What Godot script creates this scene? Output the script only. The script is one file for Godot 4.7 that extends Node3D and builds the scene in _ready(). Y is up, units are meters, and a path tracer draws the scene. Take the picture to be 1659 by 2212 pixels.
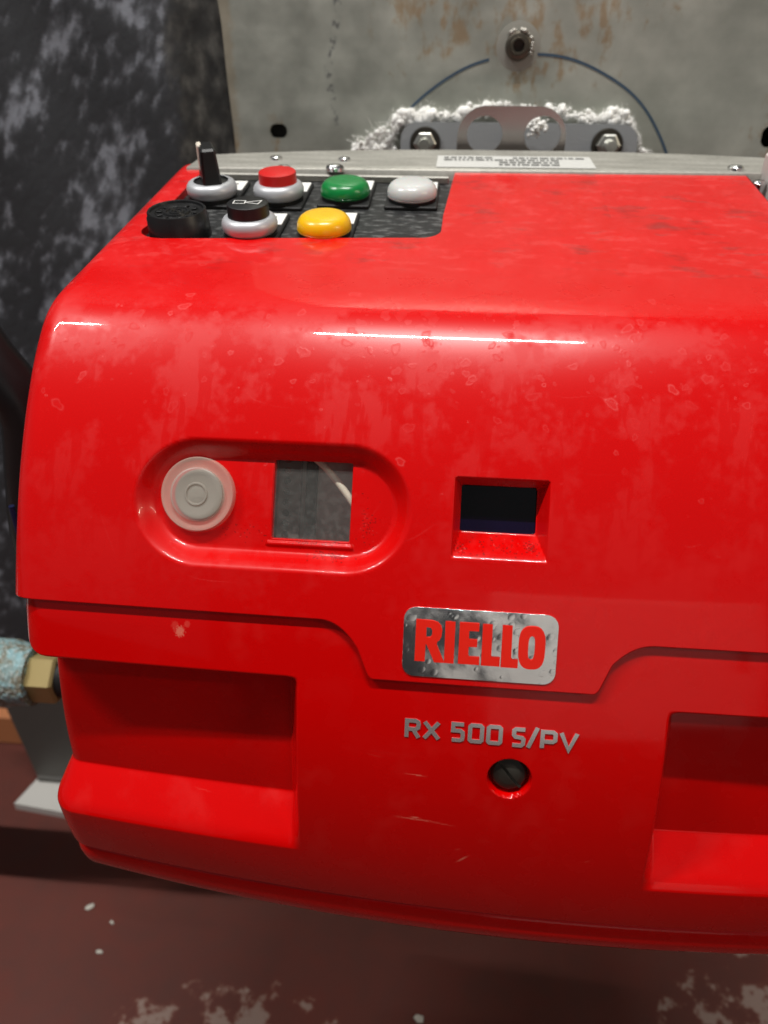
extends Node3D

const CAM := Vector3(-0.0123, 0.72, 0.0)
const BASE := Vector3(0, 0.36, -0.35)
var top_w := 0.2035
const RC := 0.014
const T_BACK := -0.195
const T_END := 0.3098

var py := PackedFloat32Array()
var pz := PackedFloat32Array()
var pa := PackedFloat32Array()
var used := {}
var burner: Node3D
var mats := {}


func _ready() -> void:
	camera_and_light()
	build_profile()
	make_materials()
	setting()
	mirrored_things()
	boiler_front()
	burner_body()
	controls()
	badge_and_letters()
	back_plate()
	small_things()


# ------------------------------------------------------------------ camera, light
func camera_and_light() -> void:
	var cam := Camera3D.new()
	cam.name = "camera"
	add_child(cam)
	var p := deg_to_rad(28.0)
	var y := deg_to_rad(5.0)
	var r := deg_to_rad(0.6)
	var fw := Vector3(-sin(y) * cos(p), -sin(p), -cos(y) * cos(p))
	var r0 := Vector3(cos(y), 0, -sin(y))
	var u0 := r0.cross(fw)
	var right := r0 * cos(r) + u0 * sin(r)
	var up := u0 * cos(r) - r0 * sin(r)
	cam.transform = Transform3D(Basis(right, up, -fw), CAM)
	var lens := CameraAttributesPhysical.new()
	lens.frustum_focal_length = 18.02
	lens.exposure_aperture = 5.2
	lens.frustum_focus_distance = 0.36
	lens.frustum_near = 0.02
	lens.frustum_far = 60.0
	cam.attributes = lens
	cam.keep_aspect = Camera3D.KEEP_HEIGHT
	cam.fov = rad_to_deg(2.0 * atan(1106.0 / 1661.0))
	cam.near = 0.02
	cam.far = 60.0

	var env := Environment.new()
	env.background_mode = Environment.BG_COLOR
	env.background_color = Color(0.37, 0.37, 0.38)
	env.tonemap_mode = Environment.TONE_MAPPER_LINEAR
	env.tonemap_exposure = 1.0
	env.sdfgi_enabled = true
	env.ssao_enabled = true
	env.ssil_enabled = true
	var we := WorldEnvironment.new()
	we.name = "world_environment"
	we.environment = env
	add_child(we)
	# one ceiling tube above the burner, one further off to the right behind the photographer
	tube_lamp(Vector3(-0.03, 2.80, 0.06), Vector3(-0.02, 0.30, 0.35), 0.86, 4.4, Color(1.0, 0.99, 0.975), "white fluorescent tube lamp hanging straight above the red burner")
	tube_lamp(Vector3(-1.64, 2.80, 0.06), Vector3(-1.60, 0.30, 0.35), 0.86, 4.4, Color(1.0, 0.99, 0.975), "white fluorescent tube lamp hanging in the same row further left")
	tube_lamp(Vector3(3.0, 2.1, 0.9), Vector3(0.05, 0.55, -0.3), 1.2, 1.6, Color(1.0, 0.93, 0.82), "warmer fluorescent tube lamp hanging further off to the right")


func tube_lamp(at: Vector3, aim: Vector3, length: float, energy: float, tint: Color, label: String) -> void:
	var n := thing("tube_lamp", label, "lamp", at, "fluorescent lamps under the ceiling")
	var down := (aim - at).normalized()
	var along := (Vector3.RIGHT - down * down.x).normalized()
	var b := Basis(along, -down, along.cross(-down).normalized())
	var glow := StandardMaterial3D.new()
	glow.albedo_color = Color(0.9, 0.9, 0.9)
	glow.emission_enabled = true
	glow.emission = tint
	glow.emission_energy_multiplier = 6.0
	var white := mat(Color(0.85, 0.85, 0.83), 0.4)
	var m := MeshKit.new()
	m.tube([b * Vector3(-length / 2, 0, 0), b * Vector3(length / 2, 0, 0)], 0.013, 16, true)
	part("tube", m, glow, n)
	m = MeshKit.new()
	m.box(b, b * Vector3(0, 0.045, 0), Vector3(length + 0.06, 0.05, 0.06), 0.006)
	part("housing", m, white, n)
	var l := AreaLight3D.new()
	l.name = "tube_light"
	l.area_size = Vector2(length, 0.03)
	l.area_normalize_energy = true
	l.light_energy = energy
	l.light_color = tint
	l.area_range = 12.0
	l.area_attenuation = 2.0
	l.shadow_enabled = true
	l.transform = Transform3D(Basis(along, -along.cross(-down).normalized() * -1.0, -down).orthonormalized(), down * 0.016)
	l.transform.basis = Basis(along, (-down).cross(along).normalized(), -down)
	n.add_child(l)


# ------------------------------------------------------------------ naming
func numbered(called: String) -> String:
	used[called] = used.get(called, -1) + 1
	return called if used[called] == 0 else "%s_%03d" % [called, used[called]]


func thing(called: String, label: String, category: String, at := Vector3.ZERO, group := "") -> Node3D:
	var o := Node3D.new()
	o.name = numbered(called)
	add_child(o)
	o.position = at
	o.set_meta("label", label)
	o.set_meta("category", category)
	if group:
		o.set_meta("group", group)
	return o


func part(called: String, m: MeshKit, material: Material, parent: Node3D, xf := Transform3D.IDENTITY) -> MeshInstance3D:
	var o := MeshInstance3D.new()
	o.mesh = m.commit()
	o.material_override = material
	o.name = called
	parent.add_child(o, true)
	o.transform = xf
	return o


func on_burner(called: String, m: MeshKit, material: Material) -> MeshInstance3D:
	return part(called, m, material, burner, Transform3D(Basis.IDENTITY, -BASE))


func structure(called: String, m: MeshKit, material: Material) -> MeshInstance3D:
	var o := part(called, m, material, self)
	o.set_meta("kind", "structure")
	return o


# ------------------------------------------------------------------ materials
func mat(c: Color, rough := 0.5, metal := 0.0) -> StandardMaterial3D:
	var m := StandardMaterial3D.new()
	m.albedo_color = c
	m.roughness = rough
	m.metallic = metal
	return m


func noise(w: int, h: int, cells: float, sd: int, octaves := 4, sx := 1.0, sy := 1.0, kind := FastNoiseLite.TYPE_SIMPLEX_SMOOTH) -> PackedByteArray:
	var n := FastNoiseLite.new()
	n.noise_type = kind
	n.seed = sd
	n.frequency = cells / w
	n.fractal_type = FastNoiseLite.FRACTAL_FBM if octaves > 1 else FastNoiseLite.FRACTAL_NONE
	n.fractal_octaves = octaves
	n.fractal_gain = 0.55
	var im := n.get_image(maxi(8, int(w / sx)), maxi(8, int(h / sy)), false, false, true)
	im.convert(Image.FORMAT_L8)
	im.resize(w, h, Image.INTERPOLATE_CUBIC)
	return im.get_data()


func tex_rgb(w: int, h: int, d: PackedByteArray) -> ImageTexture:
	return ImageTexture.create_from_image(Image.create_from_data(w, h, false, Image.FORMAT_RGB8, d))


func tex_l(w: int, h: int, d: PackedByteArray) -> ImageTexture:
	return ImageTexture.create_from_image(Image.create_from_data(w, h, false, Image.FORMAT_L8, d))


func ss(a: float, b: float, x: float) -> float:
	var t := clampf((x - a) / (b - a), 0.0, 1.0)
	return t * t * (3.0 - 2.0 * t)


func make_materials() -> void:
	make_cover_material()
	var plain_red := mat(Color8(206, 12, 8), 0.3)
	plain_red.clearcoat_enabled = true
	plain_red.clearcoat = 0.42
	plain_red.clearcoat_roughness = 0.06
	plain_red.metallic_specular = 0.32
	# faint clouding, pale specks and scratches of the lower casing; 0.42 mm per texel
	var w := 1024
	var hgt := 512
	var a := noise(w, hgt, 14, 51, 5)
	var b := noise(w, hgt, 170, 52, 2)
	var soft := noise(w, hgt, 5, 53, 3)
	var pale := PackedFloat32Array()
	pale.resize(w * hgt)
	for i in w * hgt:
		pale[i] = ss(128, 240, a[i]) * 0.10 * ss(90, 170, soft[i]) + (0.30 if b[i] > 253 and a[i] > 120 else 0.0)
	var rng := RandomNumberGenerator.new()
	rng.seed = 21
	# x and t of both ends, strength, how many strands
	var scr := [[-0.0244, 0.2226, -0.0125, 0.2234, 0.75, 2], [-0.0300, 0.2472, -0.0060, 0.2487, 0.7, 4], [-0.0210, 0.2462, -0.0150, 0.2468, 0.8, 2], [-0.0130, 0.2484, 0.0010, 0.2500, 0.45, 3], [0.0015, 0.2732, 0.0085, 0.2668, 0.8, 2], [0.0010, 0.2646, 0.0035, 0.2632, 0.5, 1], [0.0100, 0.2570, 0.0180, 0.2572, 0.25, 1], [-0.0420, 0.2140, -0.0330, 0.2156, 0.3, 1], [0.0450, 0.2410, 0.0500, 0.2402, 0.3, 1], [-0.130, 0.2590, -0.119, 0.2600, 0.3, 1], [0.060, 0.2650, 0.0625, 0.2640, 0.5, 1]]
	for q in scr:
		for e in q[5]:
			var o := Vector2(rng.randfn(0, 0.0006), rng.randfn(0, 0.0005)) if e else Vector2.ZERO
			var n := 400
			for k in n:
				var g := lerpf(rng.randf() * 0.3, 1.0, float(k) / n) if e else float(k) / n
				var px := int((lerpf(q[0], q[2], g) + o.x + 0.215) / 0.43 * w)
				var pt := int((lerpf(q[1], q[3], g) + o.y - 0.14) / 0.215 * hgt)
				pale[pt * w + px] = maxf(pale[pt * w + px], q[4] * (0.4 + 0.6 * rng.randf()) * sin(g * PI))
	for q in [[-0.1262, 0.1625, 0.0016, 0.8], [-0.1285, 0.1600, 0.0012, 0.35], [-0.1230, 0.1590, 0.0009, 0.4], [-0.095, 0.193, 0.003, 0.14], [-0.11, 0.197, 0.0035, 0.12], [0.03, 0.207, 0.004, 0.10], [0.045, 0.226, 0.005, 0.09]]:
		for k in 900:
			var v: Vector2 = Vector2(rng.randfn(0, 0.5), rng.randfn(0, 0.6)) * q[2]
			var px := int((q[0] + v.x + 0.215) / 0.43 * w)
			var pt := int((q[1] + v.y - 0.14) / 0.215 * hgt)
			pale[pt * w + px] = maxf(pale[pt * w + px], q[3] * rng.randf_range(0.5, 1.0))
	var d := PackedByteArray()
	var rr := PackedByteArray()
	d.resize(w * hgt * 3)
	rr.resize(w * hgt)
	for i in w * hgt:
		var k := clampf(pale[i], 0.0, 1.0)
		d[i * 3] = int(lerpf(212, 232, k))
		d[i * 3 + 1] = int(lerpf(0, 140, k))
		d[i * 3 + 2] = int(lerpf(0, 116, k))
		rr[i] = int(58 + 46 * ss(100, 230, a[i]))
	plain_red.albedo_color = Color.WHITE
	plain_red.albedo_texture = tex_rgb(w, hgt, d)
	plain_red.roughness = 1.0
	plain_red.roughness_texture = tex_l(w, hgt, rr)
	mats.casing = plain_red
	# black control panel: dusty, scuffed
	w = 512
	d.resize(w * w * 3)
	a = noise(w, w, 34, 61, 5, 2.2, 1.0)
	b = noise(w, w, 120, 62, 3)
	for i in w * w:
		var k := ss(100, 225, a[i]) * 0.55 + ss(170, 250, b[i]) * 0.4
		d[i * 3] = int(lerpf(26, 150, k))
		d[i * 3 + 1] = int(lerpf(27, 150, k))
		d[i * 3 + 2] = int(lerpf(28, 148, k))
	mats.panel = mat(Color.WHITE, 0.55)
	mats.panel.albedo_texture = tex_rgb(w, w, d)
	# aluminium of the back plate, the trim and the bracket
	a = noise(w, w, 14, 71, 5, 4.0, 1.0)
	b = noise(w, w, 60, 72, 4)
	for i in w * w:
		var k := a[i] / 255.0 * 0.6 + b[i] / 255.0 * 0.4
		var y := ss(205, 255, a[(i * 7) % (w * w)]) * 0.0
		d[i * 3] = int(lerpf(140, 208, k) - y)
		d[i * 3 + 1] = int(lerpf(138, 206, k))
		d[i * 3 + 2] = int(lerpf(130, 198, k))
	mats.plate = mat(Color.WHITE, 0.45, 0.35)
	mats.plate.albedo_texture = tex_rgb(w, w, d)
	mats.plate.uv1_triplanar = true
	mats.plate.uv1_scale = Vector3(4, 4, 4)
	mats.silver = mat(Color8(196, 198, 202), 0.42, 0.4)
	mats.black = mat(Color8(20, 20, 21), 0.38)
	mats.black_matt = mat(Color8(24, 24, 25), 0.6)
	mats.chrome = mat(Color8(215, 215, 215), 0.14, 1.0)
	mats.zinc = mat(Color8(190, 190, 182), 0.3, 0.85)
	mats.white = mat(Color8(240, 240, 236), 0.5)
	mats.ink = mat(Color8(70, 70, 72), 0.6)
	make_glass()


func make_cover_material() -> void:
	# u runs across the cover, v from its back edge down to its lower edge; 0.36 mm per texel
	var w := 1200
	var h := 1024
	var cloud := noise(w, h, 9, 11, 5)
	var fine := noise(w, h, 60, 12, 4)
	var drip := noise(w, h, 48, 13, 4, 1.0, 5.0)
	var smear := noise(w, h, 40, 14, 4, 3.0, 1.0)
	var speck := noise(w, h, 230, 15, 1)
	var white := PackedFloat32Array()   # pale deposit
	var dark := PackedFloat32Array()    # grime
	var rough := PackedFloat32Array()
	var bump := PackedFloat32Array()
	white.resize(w * h)
	dark.resize(w * h)
	rough.resize(w * h)
	bump.resize(w * h)
	bump.fill(0.5)
	for j in h:
		var t := lerpf(-0.19, 0.18, float(j) / h)
		var on_top := 1.0 - ss(-0.035, -0.018, t)
		var on_nose := ss(-0.03, 0.0, t) * (1.0 - ss(0.075, 0.11, t))
		var on_face := ss(0.02, 0.05, t)
		for i in w:
			var k := j * w + i
			var c := cloud[k] / 255.0
			var f := fine[k] / 255.0
			var s := smear[k] / 255.0
			var dr := drip[k] / 255.0
			var haze := ss(0.36, 0.74, c + (f - 0.5) * 0.42)
			haze *= 0.35 + 0.65 * (1.0 - ss(0.52, 0.66, dr) * on_face * (1.0 - ss(0.09, 0.15, t)))
			var x := haze * (0.070 + 0.05 * on_nose - 0.04 * ss(0.11, 0.17, t)) * (1.0 - 0.8 * ss(-0.032, -0.022, t) * (1.0 - ss(0.004, 0.018, t)))
			x += on_top * (ss(0.50, 0.80, s + (f - 0.5) * 0.5) * 0.26 + 0.01)
			if speck[k] > 251 and f > 0.52:
				x += 0.3
			white[k] = x
			dark[k] = on_top * ss(0.56, 0.85, cloud[(k + 517 * w / 3) % (w * h)] / 255.0 * 0.6 + s * 0.4) * 0.34
			rough[k] = 0.27 + 0.16 * haze + 0.10 * on_top
	# dried water drops: pale rims, some with a raised crust
	var rng := RandomNumberGenerator.new()
	rng.seed = 5
	for q in 620:
		var t0 := rng.randfn(0.028, 0.022) if q < 430 else rng.randf_range(-0.17, 0.12)
		var x0 := rng.randf_range(-0.2, 0.2)
		if q < 430 and rng.randf() < 0.35:
			x0 = rng.randfn(0.03, 0.06)
		var r := pow(rng.randf(), 3.0) * 0.0019 + 0.0004
		var strength := pow(rng.randf(), 1.5) * 0.46 + 0.05
		var filled := rng.randf() < 0.45
		var stretch := rng.randf_range(0.8, 1.3)
		var skew := rng.randf_range(-0.5, 0.5)
		var p0 := rng.randf() * TAU
		var px := (x0 + 0.215) / 0.43 * w
		var pt := (t0 + 0.19) / 0.37 * h
		var pr := r / 0.43 * w
		var lim := int(pr * 1.9) + 2
		for dj in range(-lim, lim + 1):
			for di in range(-lim, lim + 1):
				var ii := int(px) + di
				var jj := int(pt) + dj
				if ii < 0 or jj < 0 or ii >= w or jj >= h:
					continue
				var ax := (ii - px) * stretch + (jj - pt) * skew
				var ay := (jj - pt)
				var ang := atan2(ay, ax)
				var rad := sqrt(ax * ax + ay * ay) / (pr * (1.0 + 0.16 * sin(2.0 * ang + p0) + 0.12 * sin(3.0 * ang + p0 * 2.0) + 0.08 * sin(5.0 * ang - p0)))
				var ring := exp(-pow((rad - 0.9) / 0.18, 2.0))
				var body := 1.0 - ss(0.75, 1.0, rad)
				var kk := jj * w + ii
				white[kk] = maxf(white[kk], strength * (ring + (0.45 * body if filled else 0.0)))
				if not filled:
					white[kk] = lerpf(white[kk], white[kk] * 0.85, body * 0.8)
				rough[kk] = clampf(rough[kk] + ring * 0.15 + 0.06 * body, 0.08, 0.8)
				bump[kk] = clampf(bump[kk] + strength * (0.7 * ring + (0.5 * body if filled else -0.1 * body)), 0.0, 1.0)
	# scratches
	for q in 46:
		var x0 := rng.randf_range(-0.19, 0.19)
		var t0 := rng.randf_range(-0.15, 0.14)
		var ang := rng.randfn(0.1, 0.45)
		var len := rng.randf_range(0.006, 0.032)
		var st := rng.randf_range(0.06, 0.26)
		var n := int(len / 0.0003)
		for k in n:
			var g := float(k) / n
			var ii := int((x0 + cos(ang) * g * len + 0.215) / 0.43 * w)
			var jj := int((t0 - sin(ang) * g * len + 0.0008 * sin(g * 5.0) + 0.19) / 0.37 * h)
			if ii > 0 and jj > 0 and ii < w - 1 and jj < h - 1:
				white[jj * w + ii] += st * sin(g * PI)
	for q in [[-0.0610, 0.1245, 0.0075, 0.0016, 130], [-0.0700, 0.1195, 0.012, 0.0006, 60], [-0.045, 0.110, 0.004, 0.008, 60], [0.0250, 0.1165, 0.0022, 0.0016, 70], [0.0120, 0.1165, 0.013, 0.0040, 70], [-0.0040, 0.1180, 0.0025, 0.0025, 40], [-0.10, 0.116, 0.012, 0.003, 40]]:
		for e in q[4]:
			var ii := int((q[0] + rng.randfn(0, 0.6) * q[2] + 0.215) / 0.43 * w)
			var jj := int((q[1] + rng.randfn(0, 0.6) * q[3] + 0.19) / 0.37 * h)
			var kk := jj * w + ii
			if rng.randf() < 0.7:
				dark[kk] = rng.randf_range(0.3, 0.8)
				if rng.randf() < 0.4:
					dark[kk + 1] = 0.5
			else:
				white[kk] = rng.randf_range(0.3, 0.8)
	var d := PackedByteArray()
	var r8 := PackedByteArray()
	var b8 := PackedByteArray()
	d.resize(w * h * 3)
	r8.resize(w * h)
	b8.resize(w * h)
	for k in w * h:
		var x := clampf(white[k], 0.0, 1.0)
		var g := clampf(dark[k], 0.0, 0.8)
		d[k * 3] = int(lerpf(lerpf(214, 230, x), 92, g))
		d[k * 3 + 1] = int(lerpf(lerpf(0, 132, x), 34, g))
		d[k * 3 + 2] = int(lerpf(lerpf(0, 128, x), 30, g))
		r8[k] = int(clampf(rough[k], 0.05, 1.0) * 255)
		b8[k] = int(bump[k] * 255)
	var m := StandardMaterial3D.new()
	m.albedo_texture = tex_rgb(w, h, d)
	m.roughness = 1.0
	m.roughness_texture = tex_l(w, h, r8)
	m.heightmap_enabled = true
	m.heightmap_texture = tex_l(w, h, b8)
	m.heightmap_scale = 0.010
	m.clearcoat_enabled = true
	m.clearcoat = 0.4
	m.clearcoat_roughness = 0.035
	m.metallic_specular = 0.37
	mats.cover = m


func make_glass() -> void:
	var w := 256
	var a := noise(w, w, 8, 81, 4)
	var b := noise(w, w, 110, 82, 3)
	var im := Image.create(w, w, false, Image.FORMAT_RGBA8)
	for j in w:
		for i in w:
			var k := j * w + i
			var low := float(j) / w
			var al := 0.09 + 0.05 * ss(60, 240, a[k]) * (0.4 + low) + 0.4 * ss(222, 252, b[k]) * (0.2 + low)
			im.set_pixel(i, j, Color(0.62, 0.62, 0.6, clampf(al, 0.0, 0.9)))
	mats.dusty = mat(Color.WHITE, 0.4)
	mats.dusty.albedo_texture = ImageTexture.create_from_image(im)
	mats.dusty.transparency = BaseMaterial3D.TRANSPARENCY_ALPHA
	var d := PackedByteArray()
	d.resize(w * w * 3)
	for j in w:
		for i in w:
			var k := j * w + i
			var low := ss(0.62, 0.68, float(j) / w)
			var s := 1.0 if b[k] > 232 else 0.0
			var v := s * (0.10 + 0.5 * low) * 0.5
			d[k * 3] = int(lerpf(8, 130, v) + 10 * low)
			d[k * 3 + 1] = int(lerpf(7, 125, v) + 2 * low)
			d[k * 3 + 2] = int(lerpf(12, 140, v) + 26 * low)
	mats.screen = mat(Color.WHITE, 0.12)
	mats.screen.albedo_texture = tex_rgb(w, w, d)


# ------------------------------------------------------------------ the shape of the cover
func raw_pitch(t: float) -> float:
	var kt := [0.0, 0.022, 0.05, 0.1, 0.165, 0.19, 0.32, 0.36]
	var ka := [78.0, 48.0, 38.0, 28.0, 20.0, 18.0, -8.0, -16.0]
	if t <= kt[0]:
		return deg_to_rad(ka[0])
	for i in 7:
		if t < kt[i + 1]:
			return deg_to_rad(lerpf(ka[i], ka[i + 1], (t - kt[i]) / (kt[i + 1] - kt[i])))
	return deg_to_rad(ka[7])


func build_profile() -> void:
	var n := 1241
	var y := 0.0
	var z := 0.0
	for i in n:
		var t := -0.2 + 0.0005 * i
		var a := 0.0
		for k in 19:
			a += raw_pitch(t + (k - 9) * 0.001)
		a /= 19.0
		if i:
			var am: float = (a + pa[i - 1]) / 2.0
			y -= 0.0005 * cos(am)
			z += 0.0005 * sin(am)
		py.append(y)
		pz.append(z)
		pa.append(a)
	var dy := CAM.y - 0.0774746 - py[400]
	var dz := -0.3545 - pz[400]
	for i in n:
		py[i] += dy
		pz[i] += dz


func shell(s: float, t: float, h: float, w: float, w0: float, rc: float, f0: float, deep: float) -> Vector3:
	var g := clampf((t + 0.2) / 0.0005, 0.0, 1239.0)
	var i := int(g)
	g -= i
	var a := lerpf(pa[i], pa[i + 1], g)
	var sg := signf(s)
	var q := absf(s)
	var x := s
	var inward := deep
	var phi := 0.0
	var c0 := f0 + rc_of(f0, w0) * PI / 2.0
	if q <= f0:
		x = s + sg * (w - rc - f0) * ss(0.13, f0, q)
	elif q < c0:
		phi = (q - f0) / (c0 - f0) * PI / 2.0
		x = sg * (w - rc + rc * sin(phi))
		inward += rc * (1.0 - cos(phi))
	else:
		phi = PI / 2.0
		x = sg * w
		inward += rc + q - c0
	var kb := 0.0
	var x0 := 0.0
	if t > 0.0:
		kb = lerpf(0, 0.003, t / 0.16) if t < 0.16 else lerpf(0.003, 0.010, (t - 0.16) / 0.16)
		x0 = lerpf(0, 0.02, t / 0.16) if t < 0.16 else lerpf(0.02, 0.05, (t - 0.16) / 0.16)
	var out := h * cos(phi) - inward - kb * pow((x - x0) / 0.18, 2.0)
	return Vector3(x + sg * h * sin(phi), lerpf(py[i], py[i + 1], g) + out * sin(a), lerpf(pz[i], pz[i + 1], g) + out * cos(a))


func rc_of(f0: float, w0: float) -> float:
	return w0 - f0


func upper_dip(s: float, t: float) -> float:
	var d := 0.0
	if t > 0.07 and t < 0.138 and s > -0.155 and s < 0.04:
		if s < -0.02:
			var dx := maxf(absf(s + 0.0864) - 0.0325, 0.0)
			var sd := sqrt(dx * dx + pow(t - 0.1036, 2.0)) - 0.0285
			var w := clampf(-sd / 0.0085, 0.0, 1.0)
			d = 0.0075 * (w * w * (3.0 - 2.0 * w) * 0.6 + (sqrt(w * w + 0.01) - 0.1) / 0.905 * 0.4)
			if s > -0.090 and s < -0.05 and t > 0.11:
				d -= 0.0012 * ss(-0.0895, -0.0885, s) * (1.0 - ss(-0.0515, -0.0505, s)) * ss(0.1190, 0.1196, t) * (1.0 - ss(0.1212, 0.1220, t))
		elif s > -0.012:
			var w := minf(minf((s + 0.0083) / 0.0036, (0.0322 - s) / 0.0040), minf((t - 0.0872) / 0.0028, (0.1224 - t) / 0.0114))
			w = clampf(w, 0.0, 1.0)
			d = 0.012 * (sqrt(w * w + 0.02) - 0.1414) / 0.8686
	return d


func upper(s: float, t: float, h := 0.0) -> Vector3:
	var w := lerpf(top_w, 0.2082, clampf(t / 0.16, 0.0, 1.1))
	return shell(s, t, h - upper_dip(s, t), w, top_w, RC, top_w - RC, 0.0)


const LW := 0.2045


func lower_recess(s: float, t: float) -> float:
	if t < 0.16 or t > 0.285:
		return 0.0
	var q := clampf((absf(s) - (LW - RC)) / (RC * PI / 2.0), 0.0, 1.0)
	q = q * q
	var t0 := lerpf(0.1795, 0.1630, q)
	var u := 0.0
	var t1 := 0.2550
	if s < 0:
		u = clampf((-0.0722 - s) / 0.0068, 0.0, 1.0)
	else:
		u = clampf((s - 0.0874) / 0.0068, 0.0, 1.0)
		t0 += 0.004
		t1 += 0.004
	var v := clampf((t - t0) / lerpf(0.0048, 0.020, q), 0.0, 1.0)
	var b := clampf((t - t1) / 0.026, 0.0, 1.0)
	return ss(0, 1, u) * lerpf(ss(0, 1, v), v * v, q) * (1.0 - shelf(b))


func shelf(b: float) -> float:
	# grip shelf: a tight fillet, a flat slope and a broad rounded lip
	if b < 0.06:
		return 1.3605 * b * b / 0.12
	if b < 0.59:
		return 1.3605 * (b - 0.03)
	return 1.3605 * (0.56 + (b - 0.59) - (b - 0.59) * (b - 0.59) / 0.82)


func lower(s: float, t: float, h := 0.0) -> Vector3:
	var w := lerpf(LW, 0.2052, ss(0.19, 0.30, t))
	var deep := 0.0028
	if s > 0.005 and s < 0.04 and t > 0.2 and t < 0.24:
		var r := Vector2(s - 0.0228, t - 0.2212).length()
		deep += 0.0075 * (1.0 - ss(0.0084, 0.0100, r))
	var p := shell(s, t, h, w, LW, RC, LW - RC, deep)
	var k := lower_recess(s, t)
	if k > 0.0:
		p = p.lerp(shell(s, t, h, LW - 0.0062, LW, 0.008, LW - RC, deep + 0.0175), k)
	return p


func frame(f: Callable, s: float, t: float, h := 0.0) -> Transform3D:
	var p: Vector3 = f.call(s, t, h)
	var x: Vector3 = (f.call(s + 0.0005, t, h) - f.call(s - 0.0005, t, h)).normalized()
	var z: Vector3 = (f.call(s, t + 0.0005, h) - f.call(s, t - 0.0005, h)).normalized()
	var n := z.cross(x).normalized()
	return Transform3D(Basis(x, n, x.cross(n)), p)


func lines(spans: Array) -> PackedFloat32Array:
	# [start, [end, step], [end, step] ...]
	var out := PackedFloat32Array([spans[0]])
	for k in range(1, spans.size()):
		var a: float = out[out.size() - 1]
		var b: float = spans[k][0]
		var n := maxi(1, int(round((b - a) / spans[k][1])))
		for i in n:
			out.append(lerpf(a, b, float(i + 1) / n))
	return out


func rounded(x0: float, y0: float, x1: float, y1: float, r: float, seg := 6) -> PackedVector2Array:
	var out := PackedVector2Array()
	for c in [[x1 - r, y1 - r, 0.0], [x0 + r, y1 - r, PI / 2], [x0 + r, y0 + r, PI], [x1 - r, y0 + r, PI * 1.5]]:
		for k in seg + 1:
			var a: float = c[2] + PI / 2 * k / seg
			out.append(Vector2(c[0] + r * cos(a), c[1] + r * sin(a)))
	return out


func disc(x: float, y: float, rx: float, ry: float, n := 32) -> PackedVector2Array:
	var out := PackedVector2Array()
	for k in n:
		out.append(Vector2(x + rx * cos(TAU * k / n), y + ry * sin(TAU * k / n)))
	return out


func tab_edge(x: float) -> float:
	# lower edge of the upper cover: level, with a tab in the middle
	var q := absf(x - 0.0078)
	var low := 0.1766
	var high := 0.1513 if x < 0 else 0.1540
	if q < 0.0468:
		return low
	if q < 0.0490:
		return low - 0.0018 * pow((q - 0.0468) / 0.0022, 2.0)
	if q < 0.0535:
		return lerpf(low - 0.0018, low - 0.0130, (q - 0.0490) / 0.0045)
	if q < 0.0720:
		var k := (q - 0.0535) / 0.0185
		return high + (low - 0.0130 - high) * pow(1.0 - k, 2.3)
	return high


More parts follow.
